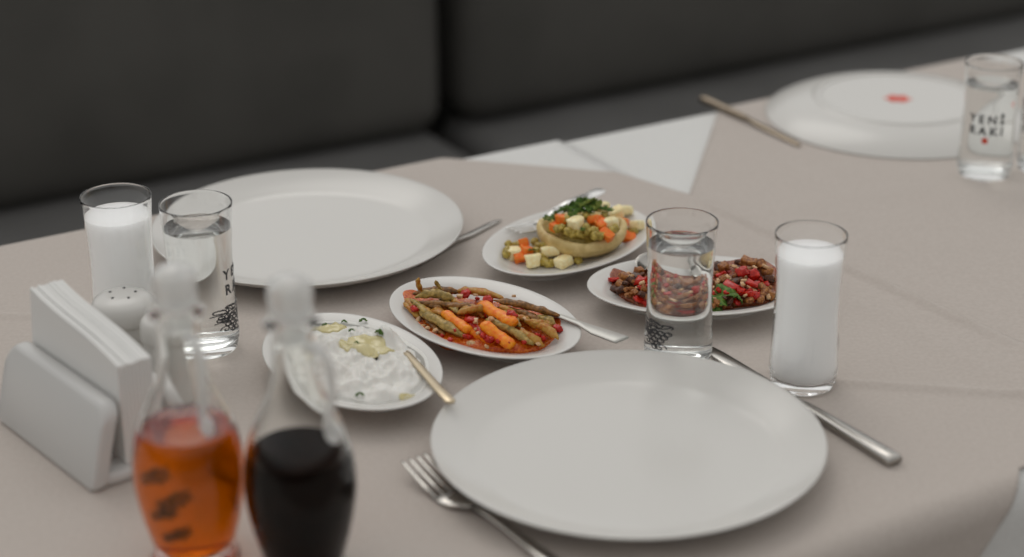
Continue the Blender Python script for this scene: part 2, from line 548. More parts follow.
dinner_plate('large empty white plate nearest the camera, between the fork and knife', (0.0877, 1.3011, T))
dinner_plate('large empty white plate behind the two left glasses, by the bench', (-0.1973, 1.7360, T), lip=0.0003)
Z2 = T - 0.0013
BIGP = Vector((0.4440, 2.1170, Z2))
tp = thing('dinner_plate', 'large white plate turned upside down on the second table, red mark on its base', 'plate', BIGP, R(-10))
bm = bmesh.new()                                            # bottom up: rim on the cloth, foot ring on top
over = [(0.0, 0.0200), (0.070, 0.0200), (0.0865, 0.0203), (0.0885, 0.0222), (0.0915, 0.0228), (0.0945, 0.0222), (0.0985, 0.0198), (0.112, 0.0172), (0.127, 0.0130), (0.140, 0.0075), (0.1495, 0.0020), (0.1500, 0.0008)]
inside = [(0.1490, 0.0), (0.1465, 0.0014), (0.137, 0.0056), (0.124, 0.0104), (0.112, 0.0136), (0.09, 0.0152), (0.05, 0.0156), (0.0, 0.0156)]
lathe(bm, [over[0]] + smooth_profile(over[1:], 5) + smooth_profile(inside[:-1], 4) + [inside[-1]], 128)
obj('dish', bm, MAT['china'], tp)
bm = bmesh.new()                                            # maker's stamp: a ragged round red mark
ring = []
for i in range(48):
    a = 2 * PI * i / 48
    rr = 1 + 0.16 * math.cos(6 * a) + 0.05 * math.sin(13 * a)
    ring.append((0.0140 * rr * math.cos(a), 0.0125 * rr * math.sin(a)))
skin_rings(bm, [[(x, y, 0.01995) for x, y in ring], [(x, y, 0.0203) for x, y in ring]], True, True, True)
em = obj('emblem', bm, MAT['red_ink'], tp, smooth=False)
em['label'] = 'small red printed mark'


def oval_dish(label, loc, ang):
    """Oval meze dish: half axes 0.0985 x 0.067, flat rim, shallow well, foot."""
    bm = bmesh.new()
    prof = smooth_profile([(0.0004, 0.0225), (0.004, 0.0221), (0.013, 0.0195), (0.022, 0.0150), (0.031, 0.0108), (0.040, 0.0088), (0.052, 0.0084)], 4) + [(None, 0.0084)]
    under = [(0.0, 0.0218)] + smooth_profile([(0.0010, 0.0208), (0.012, 0.0170), (0.022, 0.0124), (0.031, 0.0072), (0.036, 0.0030), (0.0375, 0.0004), (0.040, 0.0), (0.043, 0.0024), (0.052, 0.0026)], 4) + [(None, 0.0026)]
    oval_lathe(bm, prof[::-1] + under, 0.0990, 0.0665, 96, 2.0)
    o = obj('oval_dish', bm, MAT['china'])
    o.location = loc
    o.rotation_euler = (0, 0, ang)
    return tag(o, label, 'dish', 'small white oval dishes')


BEAN = (Vector((-0.0247, 1.5200, T)), R(133.4))
ARTI = (Vector((0.0534, 1.6930, T)), R(50.3))
SALA = (Vector((0.1660, 1.5850, T)), R(0.7))
CACI = (Vector((-0.1330, 1.4360, T)), R(121.3))
oval_dish('white oval dish under the green beans in red sauce', *BEAN)
oval_dish('white oval dish under the stuffed artichoke heart', *ARTI)
oval_dish('white oval dish under the red tomato and aubergine salad', *SALA)
oval_dish('white oval dish under the white yogurt dip', *CACI)


DISH_PROF = smooth_profile([(0.0004, 0.0225), (0.004, 0.0221), (0.013, 0.0195), (0.022, 0.0150), (0.031, 0.0108), (0.040, 0.0088), (0.052, 0.0084)], 4)


def dish_z(D, p):
    """Height above the table of the dish's inner surface under the point p."""
    d = p - D[0]
    c, s_ = math.cos(D[1]), math.sin(D[1])
    x, y = d.x * c + d.y * s_, -d.x * s_ + d.y * c
    lo, hi = 0.0, 0.062
    for _ in range(24):
        m_ = (lo + hi) / 2
        if (x / (0.0990 - m_)) ** 2 + (y / (0.0665 - m_)) ** 2 < 1:
            lo = m_
        else:
            hi = m_
    for (o0, z0), (o1, z1) in zip(DISH_PROF[:-1], DISH_PROF[1:]):
        if o0 <= lo <= o1:
            return z0 + (z1 - z0) * (lo - o0) / (o1 - o0)
    return 0.0084 if lo > 0.03 else 0.0225


def rest(D, px, py, z, h):
    """Measured point, raised where needed so that a piece of half height h clears the dish."""
    p = spot(px, py, z)
    zz = max(z, dish_z(D, p) + h)
    return spot(px, py, zz)


def in_dish(D, x, y, z):
    c, s = math.cos(D[1]), math.sin(D[1])
    return D[0] + Vector((x * c - y * s, x * s + y * c, z))


# ------------------------------------------------------------------ cutlery
def fork(label, loc, rz, length=0.195, tilt=0.0, group=None, name='fork', rise=0.0):
    """Fork lying along +x: tines at x = 0, handle end at x = length."""
    t = thing(name, label, 'fork', loc, rot=(0, tilt, rz), group=group)
    L = length
    bm = bmesh.new()
    strip(bm, [(0.066, 0, 0.0065, 0.0036, 0.0030), (0.085, 0, 0.0072, 0.0029, 0.0031), (0.105, 0, 0.0062, 0.0031, 0.0028), (L - 0.06, 0, 0.0048, 0.0046, 0.0026),
               (L - 0.02, 0, 0.0026, 0.0072, 0.0024), (L - 0.006, 0, 0.0022, 0.0074, 0.0024), (L - 0.001, 0, 0.0021, 0.0058, 0.0022), (L, 0, 0.0021, 0.0035, 0.0018)])
    obj('handle', bm, MAT['steel'], t)
    bm = bmesh.new()
    strip(bm, [(0.040, 0, 0.0030, 0.0118, 0.0016), (0.046, 0, 0.0024, 0.0120, 0.0018), (0.054, 0, 0.0030, 0.0108, 0.0020), (0.061, 0, 0.0047, 0.0074, 0.0024), (0.068, 0, 0.0067, 0.0037, 0.0029)])
    h = obj('head', bm, MAT['steel'], t)
    for k in range(4):
        y = (k - 1.5) * 0.0062
        bm = bmesh.new()
        strip(bm, [(0.0, y * 0.93, 0.0118, 0.0006, 0.0007), (0.003, y * 0.94, 0.0112, 0.0013, 0.0013), (0.014, y * 0.97, 0.0080, 0.0019, 0.0017), (0.028, y, 0.0048, 0.0021, 0.0018), (0.042, y, 0.0029, 0.0022, 0.0017)])
        obj('tine', bm, MAT['steel'], h)
    return t


def knife(label, loc, rz, length=0.225, group=None, m='steel', w=1.0):
    t = thing('table_knife', label, 'knife', loc, rz, group)
    L = length
    bm = bmesh.new()
    strip(bm, [(L * 0.52, 0, 0.0042, 0.0036, 0.0042), (L * 0.56, 0, 0.0042, 0.0052, 0.0062), (L * 0.7, 0, 0.0042, 0.0062, 0.0074), (L * 0.95, 0, 0.0044, 0.0076, 0.0082), (L * 0.993, 0, 0.0044, 0.0076, 0.0080), (L, 0, 0.0044, 0.0068, 0.0070)])
    obj('handle', bm, MAT[m], t)
    bm = bmesh.new()
    strip(bm, [(0.0, 0.0060, 0.0018, 0.0008, 0.0008), (0.004, 0.0035, 0.0018, 0.0040, 0.0012), (0.018, 0.0012, 0.0020, 0.0068, 0.0016), (0.05, 0, 0.0024, 0.0076, 0.0020), (L * 0.42, 0, 0.0032, 0.0066, 0.0024), (L * 0.50, 0, 0.0040, 0.0048, 0.0034), (L * 0.53, 0, 0.0042, 0.0040, 0.0042)], 0.3)
    obj('blade', bm, MAT[m], t)
    t.scale = (1, w, 1)
    return t


def heading(a, b):
    d = Vector(b) - Vector(a)
    return math.atan2(d.y, d.x)


a, b = spot(413, 460, 0.010), spot(549, 565)
fk = fork('steel fork left of the nearest plate, tines towards the oil bottles', Vector((a.x, a.y, T)), heading(a, b), 0.19)
fk.scale = (1.16, 1.16, 1.05)
a, b = spot(705, 350), spot(899, 468.5)
knife('steel table knife right of the nearest plate, below the cloudy drink', Vector((a.x, a.y, T)), heading(a, b), 0.240)
# fork under the rim of the far plate: only its tines stick out
a, b = spot(499, 221), spot(450, 241)
knife('knife tucked under the rim of the far left plate, only its blade tip showing', Vector((a.x, a.y, T)), R(236), 0.14, w=0.5)
# knife on the second table, its handle end over the table edge
a, b = spot(803, 146), spot(711, 105)
knife('table knife at the left of the upside-down plate, handle end past the table edge', Vector((a.x, a.y, Z2)), heading(a, b), 0.185, m='brown_reflect_steel', w=0.72)

# serving fork in the beans (handle to the right), spoon in the yogurt, fork behind the artichoke, spoon in the salad
def lying(name, label, cat, head, tail, parts):
    """Cutlery from head to tail in space: the empty sits at head and its +x looks at tail."""
    d = Vector(tail) - Vector(head)
    rz = math.atan2(d.y, d.x)
    ry = -math.atan2(d.z, math.hypot(d.x, d.y))
    t = thing(name, label, cat, head, rot=(0, ry, rz))
    parts(t, d.length)
    return t


def spoon_parts(handle_mat, w=0.0062, bw=0.018, bl=0.046, flat_end=False):
    def f(t, L):
        bm = bmesh.new()
        n, m = 14, 12
        rings = []
        for i in range(n + 1):                              # bowl: shallow shell, closed by its own underside
            x = bl * i / n
            hw = bw * math.sin(PI * (0.04 + 0.92 * i / n)) ** 0.62
            dep = 0.0085 * math.sin(PI * (0.05 + 0.9 * i / n))
            up = [(x, hw * (2 * k / m - 1), -dep * (1 - (2 * k / m - 1) ** 2)) for k in range(m + 1)]
            lo = [(p[0], p[1] * 1.02, p[2] - 0.0013) for p in reversed(up)]
            rings.append(up + lo)
        skin_rings(bm, rings, True, True, True)
        obj('bowl', bm, MAT['steel'], t)
        bm = bmesh.new()
        st = [(bl - 0.004, 0, 0.0, 0.0040, 0.0022), (bl + 0.012, 0, 0.002, 0.0030, 0.0026), (bl + 0.035, 0, 0.0015, 0.0034, 0.0024), (L - 0.03, 0, 0, w * 0.9, 0.0022), (L - 0.004, 0, 0, w, 0.0022), (L, 0, 0, w * (0.98 if flat_end else 0.5), 0.002)]
        strip(bm, st)
        o = obj('handle', bm, handle_mat, t)
        return o
    return f


a = spot(516, 303, 0.0170); b = spot(622, 340, 0.0270)
lying('serving_spoon', 'flat steel handle of a spoon resting in the green beans', 'spoon', a, b, spoon_parts(MAT['satin_steel'], 0.0080, flat_end=True))
a = spot(388, 335, 0.0180); b = spot(452, 403, 0.0268)
lying('serving_spoon', 'steel spoon stuck in the yogurt dip, its handle coloured with a warm reflection', 'spoon', a, b, spoon_parts(MAT['warm_steel'], 0.0046, bw=0.016, bl=0.040))
a = spot(640, 262, 0.030); b = spot(735, 222, 0.044)
lying('serving_spoon', 'steel spoon in the tomato salad, its bowl left of the water glass', 'spoon', spot(642, 268, 0.026), spot(669, 238, 0.036), spoon_parts(MAT['steel'], 0.0055, bw=0.0125, bl=0.030))


def fork_parts(t, L):
    bm = bmesh.new()
    strip(bm, [(0.064, 0, 0.006, 0.0036, 0.0030), (0.085, 0, 0.0065, 0.0030, 0.0030), (0.11, 0, 0.004, 0.0034, 0.0026), (L - 0.05, 0, 0.0012, 0.0052, 0.0024), (L - 0.012, 0, 0.0005, 0.0076, 0.0022), (L - 0.002, 0, 0.0003, 0.0066, 0.0022), (L, 0, 0.0003, 0.0040, 0.0018)])
    obj('handle', bm, MAT['bright_reflect_steel'], t)
    bm = bmesh.new()
    strip(bm, [(0.038, 0, 0.0006, 0.0116, 0.0016), (0.046, 0, 0.0, 0.0118, 0.0018), (0.054, 0, 0.0008, 0.0104, 0.0020), (0.060, 0, 0.0035, 0.0070, 0.0024), (0.067, 0, 0.0064, 0.0037, 0.0029)])
    h = obj('head', bm, MAT['bright_reflect_steel'], t)
    for k in range(4):
        y = (k - 1.5) * 0.0061
        bm = bmesh.new()
        strip(bm, [(0.0, y * 0.93, 0.0090, 0.0006, 0.0007), (0.003, y * 0.94, 0.0084, 0.0013, 0.0013), (0.014, y * 0.97, 0.0052, 0.0018, 0.0016), (0.028, y, 0.0022, 0.0020, 0.0018), (0.040, y, 0.0007, 0.0021, 0.0016)])
        obj('tine', bm, MAT['bright_reflect_steel'], h)


lying('fork', 'steel fork lying across the far rim of the artichoke dish', 'fork', spot(513, 239, 0.0160), spot(602, 190, 0.0265), fork_parts)


# ------------------------------------------------------------------ drinking glasses
GLASS_PTS = [(0.0, 0.0020), (0.012, 0.0016), (0.0195, 0.0002), (0.0215, 0.0), (0.0248, 0.0008), (0.0262, 0.0035), (0.0275, 0.0090), (0.0281, 0.016), (0.0272, 0.040), (0.0263, 0.066), (0.0266, 0.092), (0.0278, 0.114), (0.0291, 0.1335)]


def outer_r(z, k):
    P = GLASS_PTS[3:]
    zz = z / k
    for (r0, z0), (r1, z1) in zip(P[:-1], P[1:]):
        if z0 <= zz <= z1:
            return r0 + (r1 - r0) * (zz - z0) / (z1 - z0)
    return P[-1][0]


def wrap(bm, r_of_z, az0, z0):
    """Bends a flat drawing in x (along the wall), y (up), z (off the wall) round the glass."""
    for v in bm.verts:
        z = z0 + v.co.y
        r = r_of_z(z) + 0.00025 + v.co.z
        a = az0 + v.co.x / r
        v.co = Vector((r * math.cos(a), r * math.sin(a), z))


def text_bm(txt, size):
    cu = bpy.data.curves.new('lettering', 'FONT')
    cu.body = txt
    cu.size = size
    cu.extrude = 0.00004
    cu.align_x = 'CENTER'
    cu.space_character = 1.5
    cu.offset = 0.0004
    cu.resolution_u = 3
    ob = bpy.data.objects.new('lettering', cu)
    COL.objects.link(ob)
    bpy.context.view_layer.update()
    ev = ob.evaluated_get(bpy.context.evaluated_depsgraph_get())
    me = ev.to_mesh()
    bm = bmesh.new()
    bm.from_mesh(me)
    ev.to_mesh_clear()
    bpy.data.objects.remove(ob)
    bpy.data.curves.remove(cu)
    return bm


def line(bm, pts, w):
    """Thin raised line of ink through flat points."""
    pts = [Vector((p[0], p[1], 0)) for p in pts]
    L, Rr = [], []
    n = len(pts)
    for i, p in enumerate(pts):
        d = (pts[min(i + 1, n - 1)] - pts[max(i - 1, 0)])
        d.normalize()
        s = Vector((-d.y, d.x, 0)) * (w / 2)
        L.append(bm.verts.new(p + s)); Rr.append(bm.verts.new(p - s))
    for i in range(n - 1):
        bm.faces.new((Rr[i], Rr[i + 1], L[i + 1], L[i]))


def grape_drawing():
    """Engraving of a bunch of grapes with leaves and a tendril, 22 mm wide."""
    bm = bmesh.new()
    rnd = random.Random(3)

    def circle(cx, cy, r, w, a0=0, a1=2 * PI):
        line(bm, [(cx + r * math.cos(a0 + (a1 - a0) * i / 14), cy + r * math.sin(a0 + (a1 - a0) * i / 14)) for i in range(15)], w)
    for row in range(5):
        for c in range(5 - row):
            cx = (c - (4 - row) / 2) * 0.0034 + 0.001
            cy = 0.015 - row * 0.0031
            circle(cx, cy, 0.0016, 0.0008)
            circle(cx - 0.0003, cy, 0.0009, 0.0006, -0.5, 1.8)
    for sx, cy0, ln in ((-1, 0.017, 0.010), (1, 0.0175, 0.010), (-1, 0.011, 0.008)):
        for k in range(6):
            a = R(20 + 22 * k) if sx > 0 else R(160 - 22 * k)
            r = ln * (0.65 + 0.35 * math.sin(k * 1.9 + 1))
            x0, y0 = sx * 0.002, cy0
            p = [(x0 + r * t * math.cos(a + 0.35 * t), y0 + r * t * math.sin(a + 0.35 * t) * 0.62) for t in (0, 0.25, 0.5, 0.75, 1)]
            line(bm, p, 0.0008)
        line(bm, [(sx * 0.002 + ln * (0.75 + 0.2 * math.sin(9 * t)) * math.cos(R(20 + 110 * t) if sx > 0 else R(160 - 110 * t)),
                   cy0 + 0.62 * ln * (0.75 + 0.2 * math.sin(9 * t)) * math.sin(R(20 + 110 * t) if sx > 0 else R(160 - 110 * t))) for t in [i / 18 for i in range(19)]], 0.0009)
    line(bm, [(0.004 + 0.0035 * (1 - t) * math.cos(9 * t), 0.003 + 0.0035 * (1 - t) * math.sin(9 * t)) for t in [i / 24 for i in range(25)]], 0.0008)
    line(bm, [(-0.004 - 0.003 * (1 - t) * math.cos(8 * t), 0.005 + 0.003 * (1 - t) * math.sin(8 * t)) for t in [i / 24 for i in range(25)]], 0.0008)
    return bm


def tumbler(label, loc, level, milky, print_az=None, k=1.0, h=1.0, group='slim drinking glasses', red=False, seg=96, words_on=True):
    """Tall slim glass, waisted and flared, with a thick foot; level = height of the drink."""
    t = thing('drinking_glass', label, 'glass', loc, 0, group)
    outer = [(r * k, z * h) for r, z in GLASS_PTS]
    H = 0.1335 * h
    rim = [(0.0289 * k, H + 0.0006), (0.0283 * k, H + 0.0004)]
    th = 0.0009
    inner = [((r - th / k) * k, z * h) for r, z in reversed(GLASS_PTS) if z > 0.010]
    inner[0] = (inner[0][0], H - 0.0006)
    floor_z = 0.0085 * h
    inner += [(0.0245 * k, floor_z + 0.0012), (0.021 * k, floor_z), (0.0, floor_z - 0.0004)]
    prof = [outer[0]] + smooth_profile(outer[1:], 5) + rim + smooth_profile(inner[:-1], 5) + [inner[-1]]
    bm = bmesh.new()
    lathe(bm, prof, seg)
    obj('tumbler', bm, MAT['glass'], t)
    # the drink, seated against the inner wall
    gap = -0.00015 if milky else 0.0002
    sm = smooth_profile([(r - th + gap, z) for r, z in outer[6:]], 8)
    sg = -1 if milky else 1
    side = [(0.0, floor_z - 0.0004 - sg * 0.0002), (0.021 * k, floor_z - sg * 0.0002), ((0.0245 + gap) * k, floor_z + 0.0012 - sg * 0.0002)]
    side += [(r, z) for r, z in sm if floor_z + 0.003 < z < level]
    rl = side[-1][0]
    side += [(rl, level), (rl - 0.0012, level - 0.0006), (0.0, level - 0.0007)]
    bm = bmesh.new()
    lathe(bm, side, seg)
    d = obj('drink', bm, MAT['raki'] if milky else MAT['water'], t, sharp=50)
    d['label'] = 'cloudy white drink' if milky else 'clear water'
    if print_az is not None:
        for row, (txt, z) in enumerate((('YENİ', 0.070), ('RAKI', 0.0565)) if words_on else ()):
            bm = text_bm(txt, 0.0125)
            wrap(bm, lambda zz: outer_r(zz, h) * k, print_az, z * h)
            obj('lettering', bm, MAT['ink'], t, smooth=False, fix=False)
        bm = grape_drawing() if not red else bmesh.new()
        for v in bm.verts:
            v.co.x *= 1.9; v.co.y *= 1.12
        wrap(bm, lambda zz: outer_r(zz, h) * k, print_az - 0.5, 0.021 * h)
        if red:
            bm.free()
        else:
            obj('emblem', bm, MAT['ink'], t, smooth=False, fix=False)
        if red:
            bm = bmesh.new()
            bmesh.ops.create_grid(bm, x_segments=6, y_segments=2, size=0.003)
            wrap(bm, lambda zz: outer_r(zz, h) * k, print_az, 0.05 * h)
            obj('red_seal', bm, MAT['red_ink'], t, smooth=False, fix=False)
    return t


tumbler('glass of cloudy white drink at the far left, behind the shakers', (-0.3340, 1.5230, T), 0.117, True, print_az=R(60), k=1.03)
tumbler('glass of clear water with black print, right of the left cloudy drink', (-0.2640, 1.5050, T), 0.113, False, print_az=R(1), k=1.05)
tumbler('glass of clear water in front of the tomato salad dish', (0.1400, 1.4745, T), 0.108, False, print_az=R(-114), k=1.03, h=0.955, words_on=False)
tumbler('glass of cloudy white drink above the table knife at the right', (0.2397, 1.4312, T), 0.118, True, print_az=R(54))
tumbler('printed glass of water in front of the upside-down plate on the second table', (0.5010, 1.9250, Z2), 0.100, False, print_az=R(-109), k=1.02, h=0.92, red=True)
tumbler('glass cut off by the right edge of the view, beside the printed water glass', (0.5660, 1.9400, Z2), 0.103, False, print_az=R(150), k=0.97, h=0.97)


# ------------------------------------------------------------------ oil and vinegar bottles
def cruet(label, loc, liquid, level, rz, liquid_label, herbs=False):
    t = thing('cruet_bottle', label, 'bottle', loc, rz, 'cruet bottles')
    out = [(0.0, 0.0022), (0.024, 0.0012), (0.0285, 0.0), (0.0308, 0.0012), (0.0305, 0.0048), (0.0278, 0.0090), (0.0288, 0.0160), (0.0335, 0.034), (0.0372, 0.054), (0.0382, 0.070), (0.0368, 0.088), (0.0325, 0.106),
           (0.0258, 0.122), (0.0195, 0.136), (0.0158, 0.150), (0.0142, 0.164), (0.0140, 0.178), (0.0148, 0.185), (0.0186, 0.1875), (0.0188, 0.1905), (0.0150, 0.1925)]
    th = 0.0021
    inn = [(0.0118, 0.1920), (0.0118, 0.178), (0.0121, 0.164), (0.0136, 0.150), (0.0172, 0.136), (0.0236, 0.122), (0.0304, 0.106), (0.0348, 0.088), (0.0362, 0.070), (0.0352, 0.054), (0.0314, 0.034), (0.0262, 0.018), (0.018, 0.0105), (0.0, 0.0095)]
    bm = bmesh.new()
    lathe(bm, [out[0]] + smooth_profile(out[1:], 5) + smooth_profile(inn[:-1], 5) + [inn[-1]], 80)
    obj('bottle', bm, MAT['cruet_glass'], t)
    sm = smooth_profile([(r + 0.0002, z) for r, z in reversed(inn[:-1])], 6)
    side = [(0.0, 0.0093)] + [(r, z) for r, z in sm if z < level]
    rl = side[-1][0]
    side += [(rl - 0.0008, level), (rl - 0.003, level - 0.0008), (0.0, level - 0.001)]
    bm = bmesh.new()
    lathe(bm, side, 80)
    lq = obj('liquid', bm, MAT[liquid], t, sharp=50)
    lq['label'] = liquid_label
    # glass handle: leaves the neck under the collar, swings out and curls back on the shoulder
    bm = bmesh.new()
    P = [(0.0138, 0, 0.174), (0.020, 0, 0.1765), (0.0268, 0, 0.1740), (0.0315, 0, 0.166), (0.0335, 0, 0.154), (0.0325, 0, 0.141), (0.0300, 0, 0.1300), (0.0285, 0, 0.1215), (0.0298, 0, 0.1145), (0.0345, 0, 0.1130), (0.0385, 0, 0.1165), (0.0380, 0, 0.1215), (0.0345, 0, 0.1225)]
    Ps = smooth_profile(P, 5)
    tube(bm, Ps, [0.0038 - 0.0010 * i / len(Ps) for i in range(len(Ps))], 10, up=Vector((0, 1, 0)))
    obj('handle', bm, MAT['whitened'], t)
    # stopper: ball on a ground plug
    bm = bmesh.new()
    prof = smooth_profile([(0.0104, 0.176), (0.0112, 0.186), (0.0116, 0.1922), (0.0132, 0.1945), (0.0148, 0.1962), (0.0149, 0.1990), (0.0142, 0.2015), (0.0150, 0.2055), (0.0152, 0.2110), (0.0136, 0.2175), (0.0082, 0.2215)], 5)
    lathe(bm, [(0.0, 0.176)] + prof + [(0.0, 0.2225)], 56)
    st = obj('stopper', bm, MAT['whitened'], t)
    st['label'] = 'clear glass ball stopper'
    if herbs:
        for j, (az, z, s) in enumerate(((R(288), 0.078, 1.1), (R(312), 0.062, 1.1), (R(294), 0.050, 0.9), (R(310), 0.034, 0.9))):
            bm = bmesh.new()
            rr = 0.0355 if z > 0.05 else 0.031
            leaflets(bm, 0.012 * s, 9)
            for v in bm.verts:
                a = az + v.co.x / rr
                r = rr * 0.86 + v.co.z
                v.co = Vector((r * math.cos(a), r * math.sin(a), z + v.co.y))
            obj('herb_sprig', bm, MAT['herb'], t)
    return t


def leaflets(bm, size, n, seed=1):
    """A small feathery sprig drawn in x, y with some depth in z."""
    rnd = random.Random(seed)
    tube(bm, [(-size, -size * 0.4, 0), (0, 0, 0.0005), (size, size * 0.5, 0)], [0.0006, 0.0006, 0.0003], 6)
    for i in range(n):
        t = -0.9 + 1.8 * i / (n - 1)
        for sd in (-1, 1):
            L = size * rnd.uniform(0.35, 0.6)
            x0, y0 = size * t, size * 0.45 * t
            a = R(27) + sd * R(rnd.uniform(45, 75))
            x1, y1 = x0 + L * math.cos(a), y0 + L * math.sin(a)
            tube(bm, [(x0, y0, 0), ((x0 + x1) / 2, (y0 + y1) / 2, rnd.uniform(0, 0.0016)), (x1, y1, rnd.uniform(-0.001, 0.001))], [0.0004, 0.0017, 0.0003], 6, flat=0.5)


p = spot(196, 556)
cruet('glass bottle of amber oil, left of the two stoppered bottles', (p.x, p.y, T), 'oil', 0.104, R(-55), 'amber oil', herbs=True)
p = spot(305, 569)
cruet('glass bottle of black vinegar, right of the two stoppered bottles', (p.x, p.y, T), 'vinegar', 0.094, R(-38), 'nearly black vinegar')


# ------------------------------------------------------------------ napkin holder, napkins, shakers
HOLD = Vector((-0.3255, 1.3425, T))
HA = R(-50)
t = thing('napkin_holder', 'white plastic napkin holder at the left edge of the near table', 'napkin holder', HOLD, HA)


def panel(sgn, name):
    """Leaning side panel with rounded corners: stands on the base, leans in towards the napkins."""
    bm = bmesh.new()
    rings = []
    n = 40
    outl = []
    w, h, r = 0.078, 0.066, 0.015
    for cx, cz, a0 in ((w - r, h - r, 0), (-w + r, h - r, 90), (-w + 0.006, 0.006, 180), (w - 0.006, 0.006, 270)):
        rr = r if cz > 0.02 else 0.006
        for i in range(9):
            a = R(a0 + 90 * i / 8)
            outl.append((cx + rr * math.cos(a), cz + rr * math.sin(a)))
    for off, ins in ((0.0, 0.003), (0.0015, 0.0007), (0.004, 0.0), (0.010, 0.0), (0.0125, 0.0007), (0.014, 0.003)):
        ring = []
        for x, z in outl:
            zz = 0.029 + (z - 0.029) * (1 - ins / 0.029)
            xx = x * (1 - ins / w)
            lean = 0.0475 - 0.27 * zz + 0.004 * math.sin(PI * min(1, zz / 0.06))
            ring.append((xx, sgn * (lean - off), zz))
        rings.append(ring)
    skin_rings(bm, rings, True, True, True)
    return obj(name, bm, MAT['plastic'], t, sharp=60)


panel(-1, 'side_panel')
panel(1, 'side_panel')
bm = bmesh.new()
oval_lathe(bm, [(None, 0.0), (0.004, 0.0), (0.0008, 0.0012), (0.0, 0.004), (0.0, 0.0075), (0.0012, 0.0098), (0.004, 0.0108), (None, 0.0108)], 0.0775, 0.0455, 72, 6.0)
obj('base', bm, MAT['plastic'], t, sharp=60)

bm = bmesh.new()                                            # thick wedge of folded napkins, layer on layer
NL = 9
for j in range(NL):
    y0 = -0.0142 + 0.0285 * j / NL
    y1 = y0 + 0.0285 / NL * 0.985
    rnd = random.Random(j)
    dz = rnd.uniform(-0.0008, 0.0008)
    q = [(-0.076, 0.0112), (0.070, 0.0112), (0.070, 0.092 + dz), (-0.060, 0.1125 + dz)]
    cuts = []
    for i in range(4):
        a, b = q[i], q[(i + 1) % 4]
        for s in range(8):
            cuts.append((a[0] + (b[0] - a[0]) * s / 8, a[1] + (b[1] - a[1]) * s / 8))
    mk = lambda y, ins: [(x * (1 - ins), y + 0.0016 * math.sin(x * 40) * (z / 0.1), 0.0112 + (z - 0.0112) * (1 - ins)) for x, z in cuts]
    skin_rings(bm, [mk(y0, 0.006), mk(y0 + 0.0005, 0), mk(y1 - 0.0005, 0), mk(y1, 0.006)], True, True, True)
nap = obj('napkin_stack', bm, MAT['paper'], sharp=35)
nap.location = HOLD
nap.rotation_euler = (0, 0, HA)
tag(nap, 'thick wedge of folded white paper napkins standing in the holder', 'napkins')


def shaker(label, loc, s, n):
    t = thing('table_shaker', label, 'shaker', loc, R(20), 'white table shakers')
    bm = bmesh.new()
    lathe(bm, [(0.0, 0.0)] + [(r * s, z) for r, z in smooth_profile([(0.0215, 0.0), (0.0228, 0.0012), (0.0235, 0.006), (0.0226, 0.022), (0.0210, 0.040), (0.0206, 0.050)], 5)] + [(0.0, 0.050)], 56)
    obj('body', bm, MAT['china'], t, sharp=60)
    bm = bmesh.new()
    cap = smooth_profile([(0.0212, 0.0502), (0.0226, 0.0512), (0.0232, 0.0570), (0.0225, 0.0640), (0.0195, 0.0690), (0.0120, 0.0722), (0.004, 0.0732)], 5)
    lathe(bm, [(0.0, 0.0502)] + [(r * s, z) for r, z in cap] + [(0.0, 0.0733)], 56)
    c = obj('cap', bm, MAT['china'], t, sharp=60)
    for i in range(n):
        a = 2 * PI * i / n
        bm = bmesh.new()
        r = 0.0095 * s
        bmesh.ops.create_cone(bm, cap_ends=True, segments=12, radius1=0.0012, radius2=0.0012, depth=0.0012, matrix=Matrix.Translation((r * math.cos(a), r * math.sin(a), 0.0726)))
        obj('hole', bm, MAT['hole'], c)


shaker('white round-topped shaker behind the napkins, in front of the left cloudy drink', (-0.3215, 1.4570, T), 1.16, 5)
shaker('white shaker hidden behind the napkins, left of the oil bottle stopper', (-0.2790, 1.4185, T), 0.96, 3)


# ------------------------------------------------------------------ food: stuffed artichoke heart
def piece(name, me, m, loc, rot, label, cat, group=None, scale=None):
    o = bpy.data.objects.new(name, me)
    COL.objects.link(o)
    if not me.materials:
        me.materials.append(m)
    o.location = loc
    o.rotation_euler = rot
    if scale is not None:
        o.scale = scale if hasattr(scale, '__len__') else (scale,) * 3
    return tag(o, label, cat, group)


def mesh_of(name, bm, m):
    bmesh.ops.recalc_face_normals(bm, faces=bm.faces[:])
    me = bpy.data.meshes.new(name)
    bm.to_mesh(me)
    bm.free()
    for p_ in me.polygons:
        p_.use_smooth = True
    me.materials.append(m)
    return me


rnd = random.Random(11)
rot3 = lambda: (rnd.uniform(-0.5, 0.5), rnd.uniform(-0.5, 0.5), rnd.uniform(0, PI))


def heart():
    """Hollowed artichoke bottom: thick rounded wall with a wavy rim."""
    bm = bmesh.new()
    prof = smooth_profile([(0.0, 0.0), (0.020, 0.0), (0.0320, 0.0040), (0.0400, 0.0110), (0.0428, 0.0185), (0.0422, 0.0238), (0.0395, 0.0256), (0.0366, 0.0238), (0.0335, 0.0170), (0.024, 0.0110), (0.0, 0.0095)], 5)
    lathe(bm, prof, 72)
    for v in bm.verts:
        a = math.atan2(v.co.y, v.co.x)
        k = 1 + 0.025 * math.sin(3 * a + 0.6) + 0.012 * math.sin(7 * a)
        v.co.x *= k; v.co.y *= k
        if v.co.z > 0.015:
            v.co.z += 0.0016 * math.sin(2 * a + 1.2) + 0.0008 * math.sin(5 * a)
        v.co += noise.noise_vector(v.co * 90) * 0.0007 + Vector((0, 0, 0.0010 * noise.noise(Vector((v.co.x * 60, v.co.y * 60, v.co.z * 350)))))
    return obj('artichoke_heart', bm, MAT['artichoke'])


